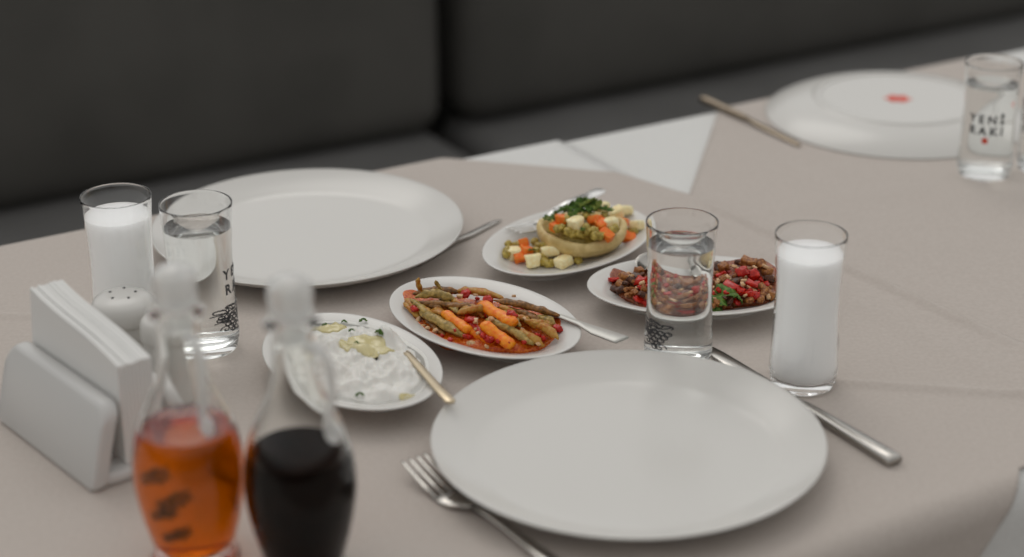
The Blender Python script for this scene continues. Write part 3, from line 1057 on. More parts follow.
HC = spot(581, 247.5, 0.0096)
ht = heart()
ht.scale = (1, 1, 0.92)
ht.location = (HC.x, HC.y, T + 0.0086)
tag(ht, 'pale hollow artichoke heart filled with diced vegetables', 'artichoke heart')
bm = bmesh.new()
blob(bm, (0.031, 0.031, 0.013), 5, 0.12, 2.2, 3)
fl = obj('vegetable_filling', bm, MAT['pea'])
fl.location = (HC.x, HC.y, T + 0.0272)
tag(fl, 'mushy green filling packed inside the artichoke heart', 'filling', kind='stuff')

CUBES = [mesh_of('potato_cube', chunk(bmesh.new(), s, i, 0.16, 0.2), MAT['potato']) for i, s in enumerate(((0.0125, 0.0115, 0.0105), (0.015, 0.010, 0.0085), (0.0115, 0.0110, 0.0090)))]
CARR = [mesh_of('carrot_cube', chunk(bmesh.new(), s, 9 + i, 0.20, 0.2), MAT['carrot']) for i, s in enumerate(((0.0115, 0.0100, 0.0075), (0.0135, 0.008, 0.0070), (0.0100, 0.0095, 0.0070)))]
PEAS = [mesh_of('green_pea', blob(bmesh.new(), (0.0042, 0.0040, 0.0038), 20 + i, 0.22, 2.0, 3), MAT['pea']) for i in range(3)]
A = lambda X, Y: (495 + X / 6.555, 190 + Y / 6.555)          # measured on an enlarged detail

for i, (X, Y, z, lab) in enumerate((
        (530, 222, 0.0445, 'largest potato cube on top of the artichoke filling, in the middle'),
        (752, 212, 0.0435, 'potato cube at the right end of the artichoke filling'),
        (700, 112, 0.0455, 'potato cube at the back of the artichoke filling, behind the dill'),
        (800, 150, 0.0330, 'potato cube on the right back rim of the artichoke heart'),
        (850, 130, 0.0230, 'potato cube on the dish behind the right end of the artichoke heart'),
        (930, 232, 0.0175, 'potato cube at the far right end of the artichoke dish'),
        (122, 415, 0.0150, 'potato cube at the left end of the artichoke dish'),
        (250, 462, 0.0150, 'potato cube at the front left of the artichoke dish, by an orange carrot cube'),
        (362, 398, 0.0190, 'potato cube leaning on the front of the artichoke heart'),
        (450, 466, 0.0145, 'long potato piece at the front edge below the artichoke heart'))):
    c = rest(ARTI, *A(X, Y), z, 0.0050)
    piece('potato_cube', CUBES[0 if i in (0, 7) else (1 if i in (9, 8) else i % 3)], MAT['potato'], c, (rnd.uniform(-0.3, 0.3), rnd.uniform(-0.3, 0.3), R(30) + rnd.uniform(-0.5, 0.5)), lab, 'potato', 'potato cubes on the artichoke dish', scale=(1.15 if i in (0, 7, 8, 9) else 1.05))
for i, (X, Y, z, lab) in enumerate((
        (430, 190, 0.0455, 'small carrot cube at the left top of the artichoke filling, under the dill'),
        (405, 235, 0.0400, 'carrot cube at the left inside edge of the artichoke heart'),
        (655, 195, 0.0455, 'bright carrot cube right of the big potato cube on top'),
        (700, 225, 0.0430, 'carrot cube right below the bright one on the artichoke filling'),
        (732, 292, 0.0370, 'carrot cube low at the right inside rim of the artichoke heart'),
        (838, 212, 0.0270, 'tall carrot cube leaning outside the right of the artichoke heart'),
        (875, 308, 0.0150, 'carrot cube on the dish right of the artichoke heart'),
        (190, 345, 0.0230, 'carrot cube on top of the heap in front left of the artichoke heart'),
        (160, 440, 0.0150, 'carrot cube at the front left rim of the artichoke dish'),
        (205, 395, 0.0190, 'pale carrot cube in the middle of the left heap on the artichoke dish'),
        (420, 405, 0.0165, 'carrot cube between the potato pieces in front of the artichoke heart'))):
    c = rest(ARTI, *A(X, Y), z, 0.0042)
    piece('carrot_cube', CARR[i % 3], MAT['carrot'], c, rot3(), lab, 'carrot', 'carrot cubes on the artichoke dish', scale=1.08)
for (X, Y, z) in ((412, 255, 0.041), (440, 245, 0.041), (480, 272, 0.040), (510, 285, 0.038), (548, 285, 0.038), (582, 292, 0.0365), (610, 270, 0.041), (650, 268, 0.041), (655, 298, 0.038), (690, 300, 0.037), (770, 262, 0.040), (792, 250, 0.040), (760, 285, 0.037), (600, 245, 0.044), (470, 195, 0.046), (600, 170, 0.048), (720, 165, 0.046)):
    piece('green_pea', PEAS[rnd.randrange(3)], MAT['pea'], rest(ARTI, *A(X, Y), z, 0.0036), rot3(), 'olive green pea in the heap inside the artichoke heart', 'pea', 'peas inside the artichoke heart', scale=rnd.uniform(0.95, 1.15))
for (X, Y, z) in ((80, 395, 0.0145), (105, 372, 0.0165), (75, 420, 0.012), (200, 390, 0.018), (322, 362, 0.021), (340, 482, 0.0125), (318, 470, 0.0130), (370, 480, 0.0125), (545, 462, 0.0120), (262, 340, 0.018), (290, 370, 0.0165), (310, 440, 0.0145), (270, 400, 0.0170), (140, 365, 0.0175), (330, 400, 0.016), (90, 355, 0.016)):
    piece('green_pea', PEAS[rnd.randrange(3)], MAT['pea'], rest(ARTI, *A(X, Y), z, 0.0036), rot3(), 'olive green pea loose on the dish in front of the artichoke heart', 'pea', 'peas in front of the artichoke heart', scale=rnd.uniform(0.95, 1.15))
for (X, Y, z) in ((912, 268, 0.0145), (880, 270, 0.0135), (850, 275, 0.0135)):
    piece('green_pea', PEAS[rnd.randrange(3)], MAT['pea'], rest(ARTI, *A(X, Y), z, 0.0036), rot3(), 'olive green pea on the dish right of the artichoke heart', 'pea', 'peas right of the artichoke heart', scale=1.05)


def dill(seed, L=0.016):
    """Sprig of dill: curved stem, side stems, hair-fine leaflets."""
    r = random.Random(seed)
    bm = bmesh.new()
    stem = arc_pts((-L, 0, 0), (L, 0, 0.001), 0.004, 8)
    tube(bm, stem, [0.0007] * 8 + [0.0004], 6)
    for i in range(1, 9):
        for sd in (-1, 1):
            p0 = stem[i]
            a = sd * R(r.uniform(35, 70))
            l1 = L * r.uniform(0.35, 0.6)
            d = Vector((math.cos(a), math.sin(a), r.uniform(-0.1, 0.5))).normalized()
            p1 = p0 + d * l1
            tube(bm, [p0, p0.lerp(p1, 0.5) + Vector((0, 0, 0.0008)), p1], [0.0004, 0.0005, 0.0003], 5)
            for k in range(4):
                q0 = p0.lerp(p1, 0.3 + 0.22 * k)
                for s2 in (-1, 1):
                    b = a + s2 * R(r.uniform(30, 60))
                    q1 = q0 + Vector((math.cos(b), math.sin(b), r.uniform(-0.3, 0.6))) * (L * 0.22)
                    tube(bm, [q0, q0.lerp(q1, 0.5), q1], [0.0003, 0.0011, 0.0003], 5)
    return mesh_of('dill_sprig', bm, MAT['herb'])


DILL = [dill(s) for s in (1, 2, 3)]
PALE = dill(4)
PALE.materials[0] = MAT['pale_herb']
for i, (X, Y, z, rz, lab) in enumerate((
        (500, 125, 0.050, 0.3, 'dark green dill sprig at the left of the tuft on the artichoke'),
        (560, 108, 0.053, 1.2, 'dill sprig at the top of the tuft on the artichoke'),
        (630, 110, 0.052, 2.6, 'dill sprig at the right back of the tuft on the artichoke'),
        (545, 150, 0.049, 2.0, 'dill sprig at the front of the tuft, above the big potato cube'),
        (660, 145, 0.049, 0.2, 'dill sprig hanging over the bright carrot cube'),
        (360, 198, 0.044, 0.8, 'lone dill sprig at the left rim of the artichoke heart'),
        (600, 130, 0.052, 1.7, 'dill sprig in the middle of the tuft on the artichoke'),
        (480, 140, 0.0475, 2.4, 'dill sprig low at the left end of the tuft'),
        (600, 100, 0.055, 0.9, 'pale yellow green dill sprig on the very top of the tuft'),
        (520, 150, 0.0500, 1.0, 'dill sprig right above the big potato cube, in front of the others'),
        (655, 120, 0.0520, 1.5, 'pale dill sprig at the right end of the tuft'))):
    piece('dill_sprig', PALE if 'pale' in lab else DILL[i % 3], MAT['herb'], spot(*A(X, Y), z), (rnd.uniform(-0.6, 0.6), rnd.uniform(-0.6, 0.6), rz), lab, 'dill', 'dill sprigs on the artichoke', scale=(0.55 if i == 5 else 0.72))
for (X, Y, z, lab) in ((575, 262, 0.0435, 'tiny dill tip below the big potato cube'), (240, 398, 0.022, 'tiny dill tip in the left heap on the artichoke dish')):
    piece('dill_sprig', DILL[1], MAT['herb'], spot(*A(X, Y), z), rot3(), lab, 'dill', scale=0.28)


# ------------------------------------------------------------------ food: green beans in red sauce
def pool(name, D, pts, zr, h, m, label, cat, seed):
    """Sauce filling a measured outline, heaped a little in the middle, with a lumpy surface."""
    P = [spot(x, y, zr) for x, y in pts]
    c = sum(P, Vector()) / len(P)
    n = len(P)
    loop = []
    for k in range(n):                                       # closed Catmull-Rom
        p0, p1, p2, p3 = P[k - 1], P[k], P[(k + 1) % n], P[(k + 2) % n]
        for q in range(8):
            t_ = q / 8
            loop.append(0.5 * (2 * p1 + (p2 - p0) * t_ + (2 * p0 - 5 * p1 + 4 * p2 - p3) * t_ ** 2 + (3 * p1 - p0 - 3 * p2 + p3) * t_ ** 3))
    bm = bmesh.new()
    rows = []
    fs = [1.0, 1.0, 0.99, 0.97, 0.94, 0.90, 0.85, 0.79, 0.72, 0.64, 0.55, 0.45, 0.34, 0.22, 0.08]
    for r_, f in enumerate(fs):
        ring = []
        for k, p in enumerate(loop):
            d = p - c
            wob = 1 + (0.035 * noise.noise(d.normalized() * 6 + Vector((0, 0, seed))))
            x, y = d.x * f * wob, d.y * f * wob
            z = -0.0035 if r_ == 0 else h * (1 - f * f) ** 0.55 + (0.0014 * noise.noise(Vector((x * 190, y * 190, seed))) + 0.0010 * noise.noise(Vector((x * 420, y * 420, seed))) if r_ > 1 else -0.0006)
            if r_ > 0:
                z = max(z, T + dish_z(D, Vector((c.x + x, c.y + y, 0)) * 1.0 + Vector((0, 0, D[0].z))) - c.z + (0.0006 if r_ > 1 else -0.0004))
            ring.append((x, y, z))
        rows.append(ring)
    skin_rings(bm, rows, True, True, True)
    o = obj(name, bm, m)
    o.location = c
    return tag(o, label, cat, kind='stuff')


B5 = lambda X, Y: (370 + X / 4.452, 260 + Y / 4.452)
B7 = lambda X, Y: (395 + X / 6.96, 270 + Y / 6.96)
pool('tomato_sauce', BEAN, [B5(*q) for q in ((148, 190), (175, 245), (235, 318), (330, 378), (450, 394), (620, 402), (780, 386), (848, 330), (835, 282), (720, 232), (560, 195), (400, 175), (250, 172), (185, 172))],
     0.0120, 0.0080, MAT['sauce'], 'oily red tomato sauce pooled under the green beans', 'sauce', 1.0)


def seg3(a, za, b, zb):
    return spot(*a, za), spot(*b, zb)


def pod(label, a, za, b, zb, rad, m, bulge=0.003, sidew=0.0, flat=0.8):
    """Bean pod from point a to point b (heights za, zb above the table)."""
    p0, p1 = rest(BEAN, *a, za, rad * 0.75), rest(BEAN, *b, zb, rad * 0.75)
    mid = (p0 + p1) / 2
    d = (p1 - p0)
    rad *= 0.86
    n = 24
    sd = Vector((-d.y, d.x, 0)).normalized()
    pts, rr = [], []
    for i in range(n + 1):
        t_ = i / n
        pts.append(p0.lerp(p1, t_) + Vector((0, 0, bulge * math.sin(PI * t_))) + sd * (sidew * math.sin(PI * t_)) - mid)
        e = min(1.0, (min(t_, 1 - t_) + 0.03) / 0.26) ** 0.65
        rr.append(max(0.0005, rad * e * (1 + 0.06 * math.sin(t_ * 23 + rad * 9000))))
    bm = bmesh.new()
    tube(bm, pts, rr, 14, flat)
    for v in bm.verts:
        v.co += noise.noise_vector(v.co * 180 + p0 * 50) * 0.0012 + noise.noise_vector(v.co * 800 + p0 * 50) * 0.0004
    o = obj('green_bean', bm, m)
    o.location = mid
    return tag(o, label, 'bean', 'green beans in tomato sauce')


G, O, N = MAT['bean_green'], MAT['bean_ochre'], MAT['bean_brown']
pod('pale fat bean pod lying across the upper left of the bean heap', B7(140, 188), 0.030, B7(430, 218), 0.028, 0.0052, G, 0.004, 0.003)
pod('long dark brown bean pod below the pale fat one, upper left of the heap', B7(150, 228), 0.027, B7(570, 268), 0.026, 0.0040, N, 0.001)
pod('grey green bean pod slanting down the left front of the heap', B7(165, 285), 0.022, B7(475, 462), 0.019, 0.0056, G, 0.003, -0.002)
pod('short bean pod leading into the orange carrot stick at the left', B7(250, 285), 0.024, B7(400, 345), 0.023, 0.0042, O, 0.002)
pod('ochre bean pod pointing right, above the middle carrot', B7(430, 305), 0.026, B7(650, 268), 0.030, 0.0044, O, 0.002)
pod('brown bean pod at the far left end of the heap', B7(75, 205), 0.020, B7(165, 300), 0.021, 0.0040, O, 0.002)
pod('thin bean pod along the left front edge of the sauce', B7(60, 225), 0.015, B7(180, 345), 0.015, 0.0036, O, 0.001)
pod('bean stalk standing up at the upper left tip of the heap', B7(160, 52), 0.046, B7(185, 150), 0.030, 0.0027, O, 0.0, 0.001, 1.0)
pod('thin bean stalk standing up right of the tallest one', B7(283, 75), 0.043, B7(330, 150), 0.031, 0.0021, G, 0.0, 0.001, 1.0)
pod('long flat brown bean pod reaching over the right end of the heap', B5(548, 178), 0.029, B5(845, 248), 0.0245, 0.0045, N, 0.002)
pod('pale grey bean pod slanting down the middle front of the heap', B5(520, 262), 0.026, B5(730, 378), 0.0165, 0.0047, G, 0.002)
pod('ochre bean pod at the right front of the heap', B5(690, 275), 0.024, B5(840, 352), 0.017, 0.0052, O, 0.003, 0.002)
pod('short bean pod in front of the ochre one, by the red sauce edge', B5(655, 318), 0.021, B5(772, 382), 0.0150, 0.0046, O, 0.002)
pod('stubby bean pod at the far right end of the heap', B5(745, 255), 0.021, B5(825, 290), 0.018, 0.0048, G, 0.002)
pod('rusty bean pod along the back of the heap', B5(370, 138), 0.026, B5(595, 172), 0.026, 0.0046, O, 0.003)
pod('brown bean pod behind the pale fat one', B5(190, 150), 0.026, B5(400, 145), 0.026, 0.0046, N, 0.003)
pod('bean pod tucked below the long brown pod at the right', B5(560, 215), 0.023, B5(760, 262), 0.021, 0.0042, N, 0.001)
pod('bean pod half sunk in sauce at the left front', B5(225, 240), 0.0155, B5(330, 335), 0.0145, 0.0042, N, 0.001)
pod('bean pod under the carrot sticks in the middle of the heap', B5(330, 210), 0.020, B5(530, 250), 0.020, 0.0046, O, 0.001)


r3 = random.Random(5)
for k in range(16):
    cx, cy = 215 + 36 * k + r3.uniform(-20, 20), 190 + 6.5 * k + r3.uniform(-30, 40)
    L = r3.uniform(70, 120)
    an = R(r3.uniform(5, 45))
    pod('bean pod half buried between the others in the bean heap', B5(cx - L * math.cos(an) / 2, cy - L * math.sin(an) / 2), 0.0245 + r3.uniform(-0.001, 0.003), B5(cx + L * math.cos(an) / 2, cy + L * math.sin(an) / 2), 0.0225 + r3.uniform(-0.002, 0.002),
        r3.uniform(0.0032, 0.0044), (G, O, N, O)[k % 4], 0.002)['group'] = 'buried bean pods'


def carrot_stick(label, a, za, b, zb, w0, w1, h, roll=0.2, m='stick'):
    p0, p1 = seg3(a, za, b, zb)
    d = (p1 - p0)
    L = d.length
    bm = bmesh.new()
    n = 10
    st = [(L * i / n, 0.0006 * math.sin(i * 1.3), 0.0006 * math.sin(i * 0.9), (w0 + (w1 - w0) * i / n) * (0.6 if i in (0, n) else 0.86), h * (0.6 if i in (0, n) else 0.86)) for i in range(n + 1)]
    strip(bm, st, 0.28)
    bmesh.ops.subdivide_edges(bm, edges=[e for e in bm.edges if e.calc_length() > 0.003], cuts=1, use_grid_fill=True)
    for v in bm.verts:
        v.co += noise.noise_vector(v.co * 190 + Vector((L * 100, 0, 0))) * 0.0006 + noise.noise_vector(v.co * 500) * 0.0004
    o = obj('carrot_stick', bm, MAT[m])
    o.location = p0
    o.rotation_mode = 'QUATERNION'
    o.rotation_quaternion = d.to_track_quat('X', 'Z') @ Matrix.Rotation(roll, 4, 'X').to_quaternion()
    return tag(o, label, 'carrot', 'carrot sticks among the beans')


carrot_stick('orange carrot stick slanting from the left of the bean heap to its front', B7(335, 300), 0.026, B7(520, 425), 0.022, 0.0050, 0.0056, 0.0085)
carrot_stick('orange carrot stick ending at the front edge of the sauce', B7(480, 390), 0.021, B7(690, 500), 0.0165, 0.0056, 0.0056, 0.0085)
carrot_stick('broad orange carrot piece at the top middle of the bean heap', B5(490, 195), 0.031, B5(645, 285), 0.0275, 0.0058, 0.0068, 0.0090)
carrot_stick('long yellow orange carrot stick in the middle front of the bean heap', B5(500, 285), 0.0275, B5(635, 385), 0.0165, 0.0062, 0.0064, 0.0090)
rp = carrot_stick('red pepper strip between the two front carrot sticks', B5(425, 262), 0.026, B5(545, 365), 0.0180, 0.0034, 0.0042, 0.0060, m='tomato')
rp.name = 'red_pepper_strip'
rp['category'] = 'pepper'
del rp['group']

BITS = [mesh_of('tomato_piece', blob(bmesh.new(), (0.0056, 0.0046, 0.0036), 40 + i, 0.25, 1.9, 3), MAT['tomato']) for i in range(3)]
ONI = [mesh_of('onion_piece', chunk(bmesh.new(), (0.0065, 0.0045, 0.0030), 60 + i, 0.16, 0.25), MAT['onion']) for i in range(3)]
for (X, Y, z, lab) in ((632, 245, 0.0315, 'red tomato chunk at the end of the broad orange carrot piece'),
                       (450, 268, 0.0275, 'red tomato chunk left of the long yellow orange carrot'),
                       (525, 180, 0.0290, 'red tomato chunk at the back middle of the bean heap'),
                       (835, 305, 0.0175, 'red tomato chunk at the right end of the beans'),
                       (425, 150, 0.0300, 'red tomato chunk at the back of the beans, left of the middle'),
                       (440, 345, 0.0160, 'red tomato chunk at the front edge of the bean sauce'),
                       (205, 215, 0.0240, 'tomato chunk at the left end of the bean heap')):
    piece('tomato_piece', BITS[rnd.randrange(3)], MAT['tomato'], rest(BEAN, *B5(X, Y), z, 0.0030), rot3(), lab, 'tomato', 'tomato chunks among the beans', scale=0.95)
for (X, Y, z) in ((240, 292, 0.014), (290, 320, 0.0145), (455, 365, 0.0145), (435, 372, 0.0140), (375, 345, 0.0145), (540, 262, 0.0285), (470, 270, 0.0285), (690, 262, 0.0265), (800, 272, 0.0215), (815, 320, 0.018), (470, 155, 0.0295), (400, 160, 0.0295), (640, 160, 0.0285), (740, 255, 0.024), (520, 385, 0.014), (215, 265, 0.0155)):
    piece('onion_piece', ONI[rnd.randrange(3)], MAT['onion'], rest(BEAN, *B5(X, Y), z, 0.0020), rot3(), 'small translucent onion piece among the green beans', 'onion', 'onion pieces among the beans', scale=rnd.uniform(0.6, 1.0))


r2 = random.Random(21)


def scatter(pts, n, zf, mind):
    """n points inside the measured outline pts, spaced mind pixels apart, with the height zf(fraction from the middle)."""
    cx, cy = sum(p[0] for p in pts) / len(pts), sum(p[1] for p in pts) / len(pts)
    out = []
    tries = 0
    while len(out) < n and tries < 4000:
        tries += 1
        k = r2.randrange(len(pts))
        a_, b_ = pts[k], pts[(k + 1) % len(pts)]
        t_, f = r2.random(), math.sqrt(r2.random()) * 0.97
        x = cx + ((a_[0] + (b_[0] - a_[0]) * t_) - cx) * f
        y = cy + ((a_[1] + (b_[1] - a_[1]) * t_) - cy) * f
        if all((x - q[0]) ** 2 + ((y - q[1]) * 1.6) ** 2 > mind ** 2 for q in out):
            out.append((x, y, zf(f)))
    return out


for x, y, z in scatter([B5(*q) for q in ((150, 190), (240, 310), (330, 365), (450, 385), (620, 392), (770, 378), (840, 325), (820, 265), (560, 165), (400, 145), (250, 145))], 60, lambda f: 0.0150 + 0.0085 * (1 - f * f) ** 0.5, 6):
    if r2.random() < 0.5:
        piece('onion_piece', ONI[r2.randrange(3)], MAT['onion'], rest(BEAN, x, y, z, 0.0020), (r2.random(), r2.random(), r2.random() * 3), 'small translucent onion piece among the green beans', 'onion', 'onion pieces among the beans', scale=r2.uniform(0.45, 0.8))
    else:
        piece('tomato_crumb', BITS[r2.randrange(3)], MAT['tomato'], rest(BEAN, x, y, z, 0.0020), (r2.random(), r2.random(), r2.random() * 3), 'tiny red tomato crumb in the sauce of the green beans', 'tomato', 'tomato crumbs in the bean sauce', scale=r2.uniform(0.35, 0.6))


# ------------------------------------------------------------------ food: tomato and aubergine salad
S1 = lambda X, Y: (690 + X / 7.43, 245 + Y / 7.43)
S2 = lambda X, Y: (580 + X / 7.43, 245 + Y / 7.43)
pool('salad_sauce', SALA, [S2(*q) for q in ((226, 250), (238, 330), (330, 392), (430, 440), (520, 478))] + [S1(*q) for q in ((60, 480), (160, 474), (270, 460), (400, 440), (560, 428), (640, 390), (655, 300), (610, 225), (500, 185), (390, 180), (300, 185), (190, 190), (60, 190))] + [S2(*q) for q in ((600, 205), (500, 225), (420, 250), (320, 255))],
     0.0120, 0.0085, MAT['salad_sauce'], 'dark brown red sauce pooled under the tomato and aubergine salad', 'sauce', 4.0)
TOM = [mesh_of('red_pepper_piece', chunk(bmesh.new(), s, 80 + i, 0.45, 0.3), MAT['tomato']) for i, s in enumerate(((0.0115, 0.0080, 0.0045), (0.0095, 0.0085, 0.0055), (0.018, 0.0075, 0.0042)))]
AUB = [mesh_of('aubergine_piece', chunk(bmesh.new(), s, 90 + i, 0.34, 0.28), MAT['aubergine']) for i, s in enumerate(((0.0105, 0.0090, 0.0065), (0.0085, 0.0075, 0.0060), (0.0145, 0.0080, 0.0060)))]
SKN = [mesh_of('aubergine_piece', chunk(bmesh.new(), s, 95 + i, 0.34, 0.28), MAT['skin']) for i, s in enumerate(((0.012, 0.008, 0.006), (0.010, 0.009, 0.005)))]


def leaf(seed):
    """Parsley leaf: three lobes, toothed and cupped, with real thickness."""
    r = random.Random(seed)
    bm = bmesh.new()
    rings = []
    n = 48
    outl = []
    for i in range(n):
        a = 2 * PI * i / n
        k = 0.55 + 0.45 * abs(math.cos(1.5 * a)) ** 0.7 + 0.06 * math.sin(12 * a)
        outl.append((0.0105 * k * math.cos(a), 0.0105 * k * math.sin(a)))
    hgt = lambda x, y: 0.0030 * math.sin(x * 260 + seed) * math.cos(y * 240) - 25 * (x * x + y * y)
    for f, dz in ((0.1, 0.0), (0.5, 0.0), (1.0, 0.0), (1.0, 0.0006), (0.5, 0.0006), (0.1, 0.0006)):
        rings.append([(x * f, y * f, hgt(x * f, y * f) + dz) for x, y in outl])
    skin_rings(bm, rings, True, True, True)
    return mesh_of('parsley_leaf', bm, MAT['herb'])


LEAF = [leaf(s) for s in (0, 1, 2)]
for i, (f, X, Y, z, k, s, lab) in enumerate((
        (S1, 385, 200, 0.0330, 1, 1.25, 'round red pepper piece at the top right of the tomato salad'),
        (S1, 472, 218, 0.0310, 1, 1.05, 'red pepper piece right of the round one on top of the salad'),
        (S1, 235, 222, 0.0300, 0, 1.10, 'red pepper piece at the left of the salad, right beside the water glass'),
        (S1, 330, 318, 0.0260, 2, 1.10, 'long red pepper strip in the right front of the salad, upper end'),
        (S1, 410, 360, 0.0220, 2, 1.15, 'long red pepper strip in the right front of the salad, lower end'),
        (S1, 465, 285, 0.0290, 0, 0.95, 'red pepper piece in the middle of the right half of the salad'),
        (S1, 455, 392, 0.0180, 1, 0.95, 'red pepper piece at the front rim of the salad, right of the parsley'),
        (S2, 258, 258, 0.0200, 0, 0.95, 'red pepper piece at the left end of the salad'),
        (S2, 455, 268, 0.0270, 1, 1.15, 'red pepper piece left of the water glass, highest of that side'),
        (S2, 478, 312, 0.0240, 0, 1.00, 'red pepper piece left of the water glass, in the middle of that side'),
        (S2, 465, 418, 0.0160, 2, 0.95, 'red pepper piece at the front rim left of the water glass'),
        (S2, 560, 400, 0.0170, 0, 1.15, 'red pepper piece behind the water glass, at the front rim'),
        (S2, 620, 290, 0.0290, 1, 1.20, 'red pepper piece behind the water glass, on top'),
        (S2, 700, 330, 0.0250, 0, 1.15, 'red pepper piece behind the water glass, towards the right'),
        (S2, 760, 410, 0.0160, 1, 1.05, 'red pepper piece behind the right wall of the water glass'))):
    piece('red_pepper_piece', TOM[k], MAT['tomato'], rest(SALA, *f(X, Y), z, 0.0035), (rnd.uniform(-0.4, 0.4), rnd.uniform(-0.4, 0.4), (R(-40) if k == 2 else rnd.uniform(0, 3))), lab, 'pepper', 'red pepper pieces in the salad', scale=s)
for i, (f, X, Y, z, k, s, lab) in enumerate((
        (S1, 440, 125, 0.0340, 2, 1.05, 'fried aubergine piece at the very top back of the salad'),
        (S1, 520, 140, 0.0320, 0, 1.00, 'fried aubergine piece at the back right of the salad'),
        (S1, 575, 195, 0.0270, 0, 1.05, 'fried aubergine piece at the right end of the salad, by the cloudy drink'),
        (S1, 565, 350, 0.0190, 2, 1.30, 'long fried aubergine piece at the right front, by the cloudy drink'),
        (S1, 250, 160, 0.0310, 1, 1.10, 'fried aubergine piece at the back, right of the water glass'),
        (S1, 200, 290, 0.0250, 1, 1.00, 'fried aubergine piece above the parsley, right of the water glass'),
        (S1, 340, 420, 0.0150, 1, 0.95, 'fried aubergine piece at the front rim, right of the parsley'),
        (S1, 250, 250, 0.0300, 1, 0.85, 'small fried aubergine piece in the middle of the salad'),
        (S2, 335, 235, 0.0230, 0, 1.05, 'golden aubergine piece at the left end of the salad'),
        (S2, 440, 190, 0.0280, 1, 1.00, 'fried aubergine piece at the back left of the salad'),
        (S2, 320, 310, 0.0185, 2, 1.00, 'fried aubergine piece at the left front of the salad'),
        (S2, 400, 350, 0.0190, 0, 1.00, 'fried aubergine piece left of the water glass, low in front'),
        (S2, 560, 210, 0.0310, 0, 1.10, 'fried aubergine piece behind the water glass, at the back'),
        (S2, 680, 220, 0.0320, 2, 1.00, 'fried aubergine piece behind the water glass, back right'),
        (S2, 640, 380, 0.0200, 0, 1.20, 'fried aubergine piece behind the water glass, in front'),
        (S2, 590, 320, 0.0255, 1, 1.20, 'fried aubergine piece behind the middle of the water glass'))):
    piece('aubergine_piece', AUB[k], MAT['aubergine'], rest(SALA, *f(X, Y), z, 0.0040), (rnd.uniform(-0.5, 0.5), rnd.uniform(-0.5, 0.5), (R(-30) if k == 2 else rnd.uniform(0, 3))), lab, 'aubergine', 'fried aubergine pieces in the salad', scale=s)
for (f, X, Y, z, k, lab) in ((S1, 585, 250, 0.0220, 0, 'dark aubergine skin piece at the right end of the salad'),
                             (S1, 345, 272, 0.0270, 1, 'dark aubergine skin piece below the round red pepper'),
                             (S1, 205, 160, 0.0290, 0, 'dark aubergine skin piece at the back, right of the water glass'),
                             (S2, 395, 270, 0.0220, 0, 'dark aubergine skin piece at the left of the salad'),
                             (S2, 270, 320, 0.0155, 1, 'dark aubergine skin piece at the left front edge of the salad'),
                             (S2, 430, 230, 0.0255, 1, 'dark aubergine skin piece at the back left of the salad')):
    piece('aubergine_piece', SKN[k], MAT['skin'], rest(SALA, *f(X, Y), z, 0.0035), rot3(), lab, 'aubergine', 'dark aubergine skin pieces in the salad')
for i, (X, Y, z, s, lab) in enumerate(((262, 350, 0.0270, 1.0, 'dark parsley leaf in front of the salad, upper of the clump'),
                                       (185, 428, 0.0200, 1.0, 'dark parsley leaf in front of the salad, lowest of the clump by the glass'),
                                       (335, 378, 0.0245, 0.85, 'dark parsley leaf at the right of the clump in the salad'),
                                       (230, 400, 0.0235, 0.9, 'dark parsley leaf in the middle of the clump in the salad'))):
    piece('parsley_leaf', LEAF[i % 3], MAT['herb'], spot(*S1(X, Y), z), (R(35) + rnd.uniform(-0.3, 0.3), rnd.uniform(-0.4, 0.4), rnd.uniform(0, 3)), lab, 'parsley', 'parsley leaves in the salad', scale=s)
for (f, X, Y, z) in ((S1, 400, 262, 0.0310), (S1, 390, 290, 0.0300), (S1, 280, 235, 0.0325), (S1, 215, 260, 0.0290), (S1, 440, 310, 0.0270), (S1, 470, 340, 0.0240), (S1, 330, 160, 0.0330), (S1, 515, 385, 0.0180), (S1, 190, 350, 0.0240), (S1, 270, 440, 0.0150), (S1, 380, 415, 0.0160),
                     (S2, 420, 350, 0.0215), (S2, 380, 230, 0.0260), (S2, 410, 385, 0.0170), (S2, 460, 280, 0.0310), (S2, 350, 380, 0.0150), (S2, 610, 350, 0.0250), (S2, 660, 300, 0.0290), (S2, 540, 300, 0.0270), (S1, 560, 160, 0.0320), (S1, 480, 165, 0.0345)):
    piece('onion_piece', ONI[rnd.randrange(3)], MAT['onion'], rest(SALA, *f(X, Y), z, 0.0025), rot3(), 'small pale onion piece in the tomato and aubergine salad', 'onion', 'onion pieces in the salad', scale=rnd.uniform(0.6, 0.95))


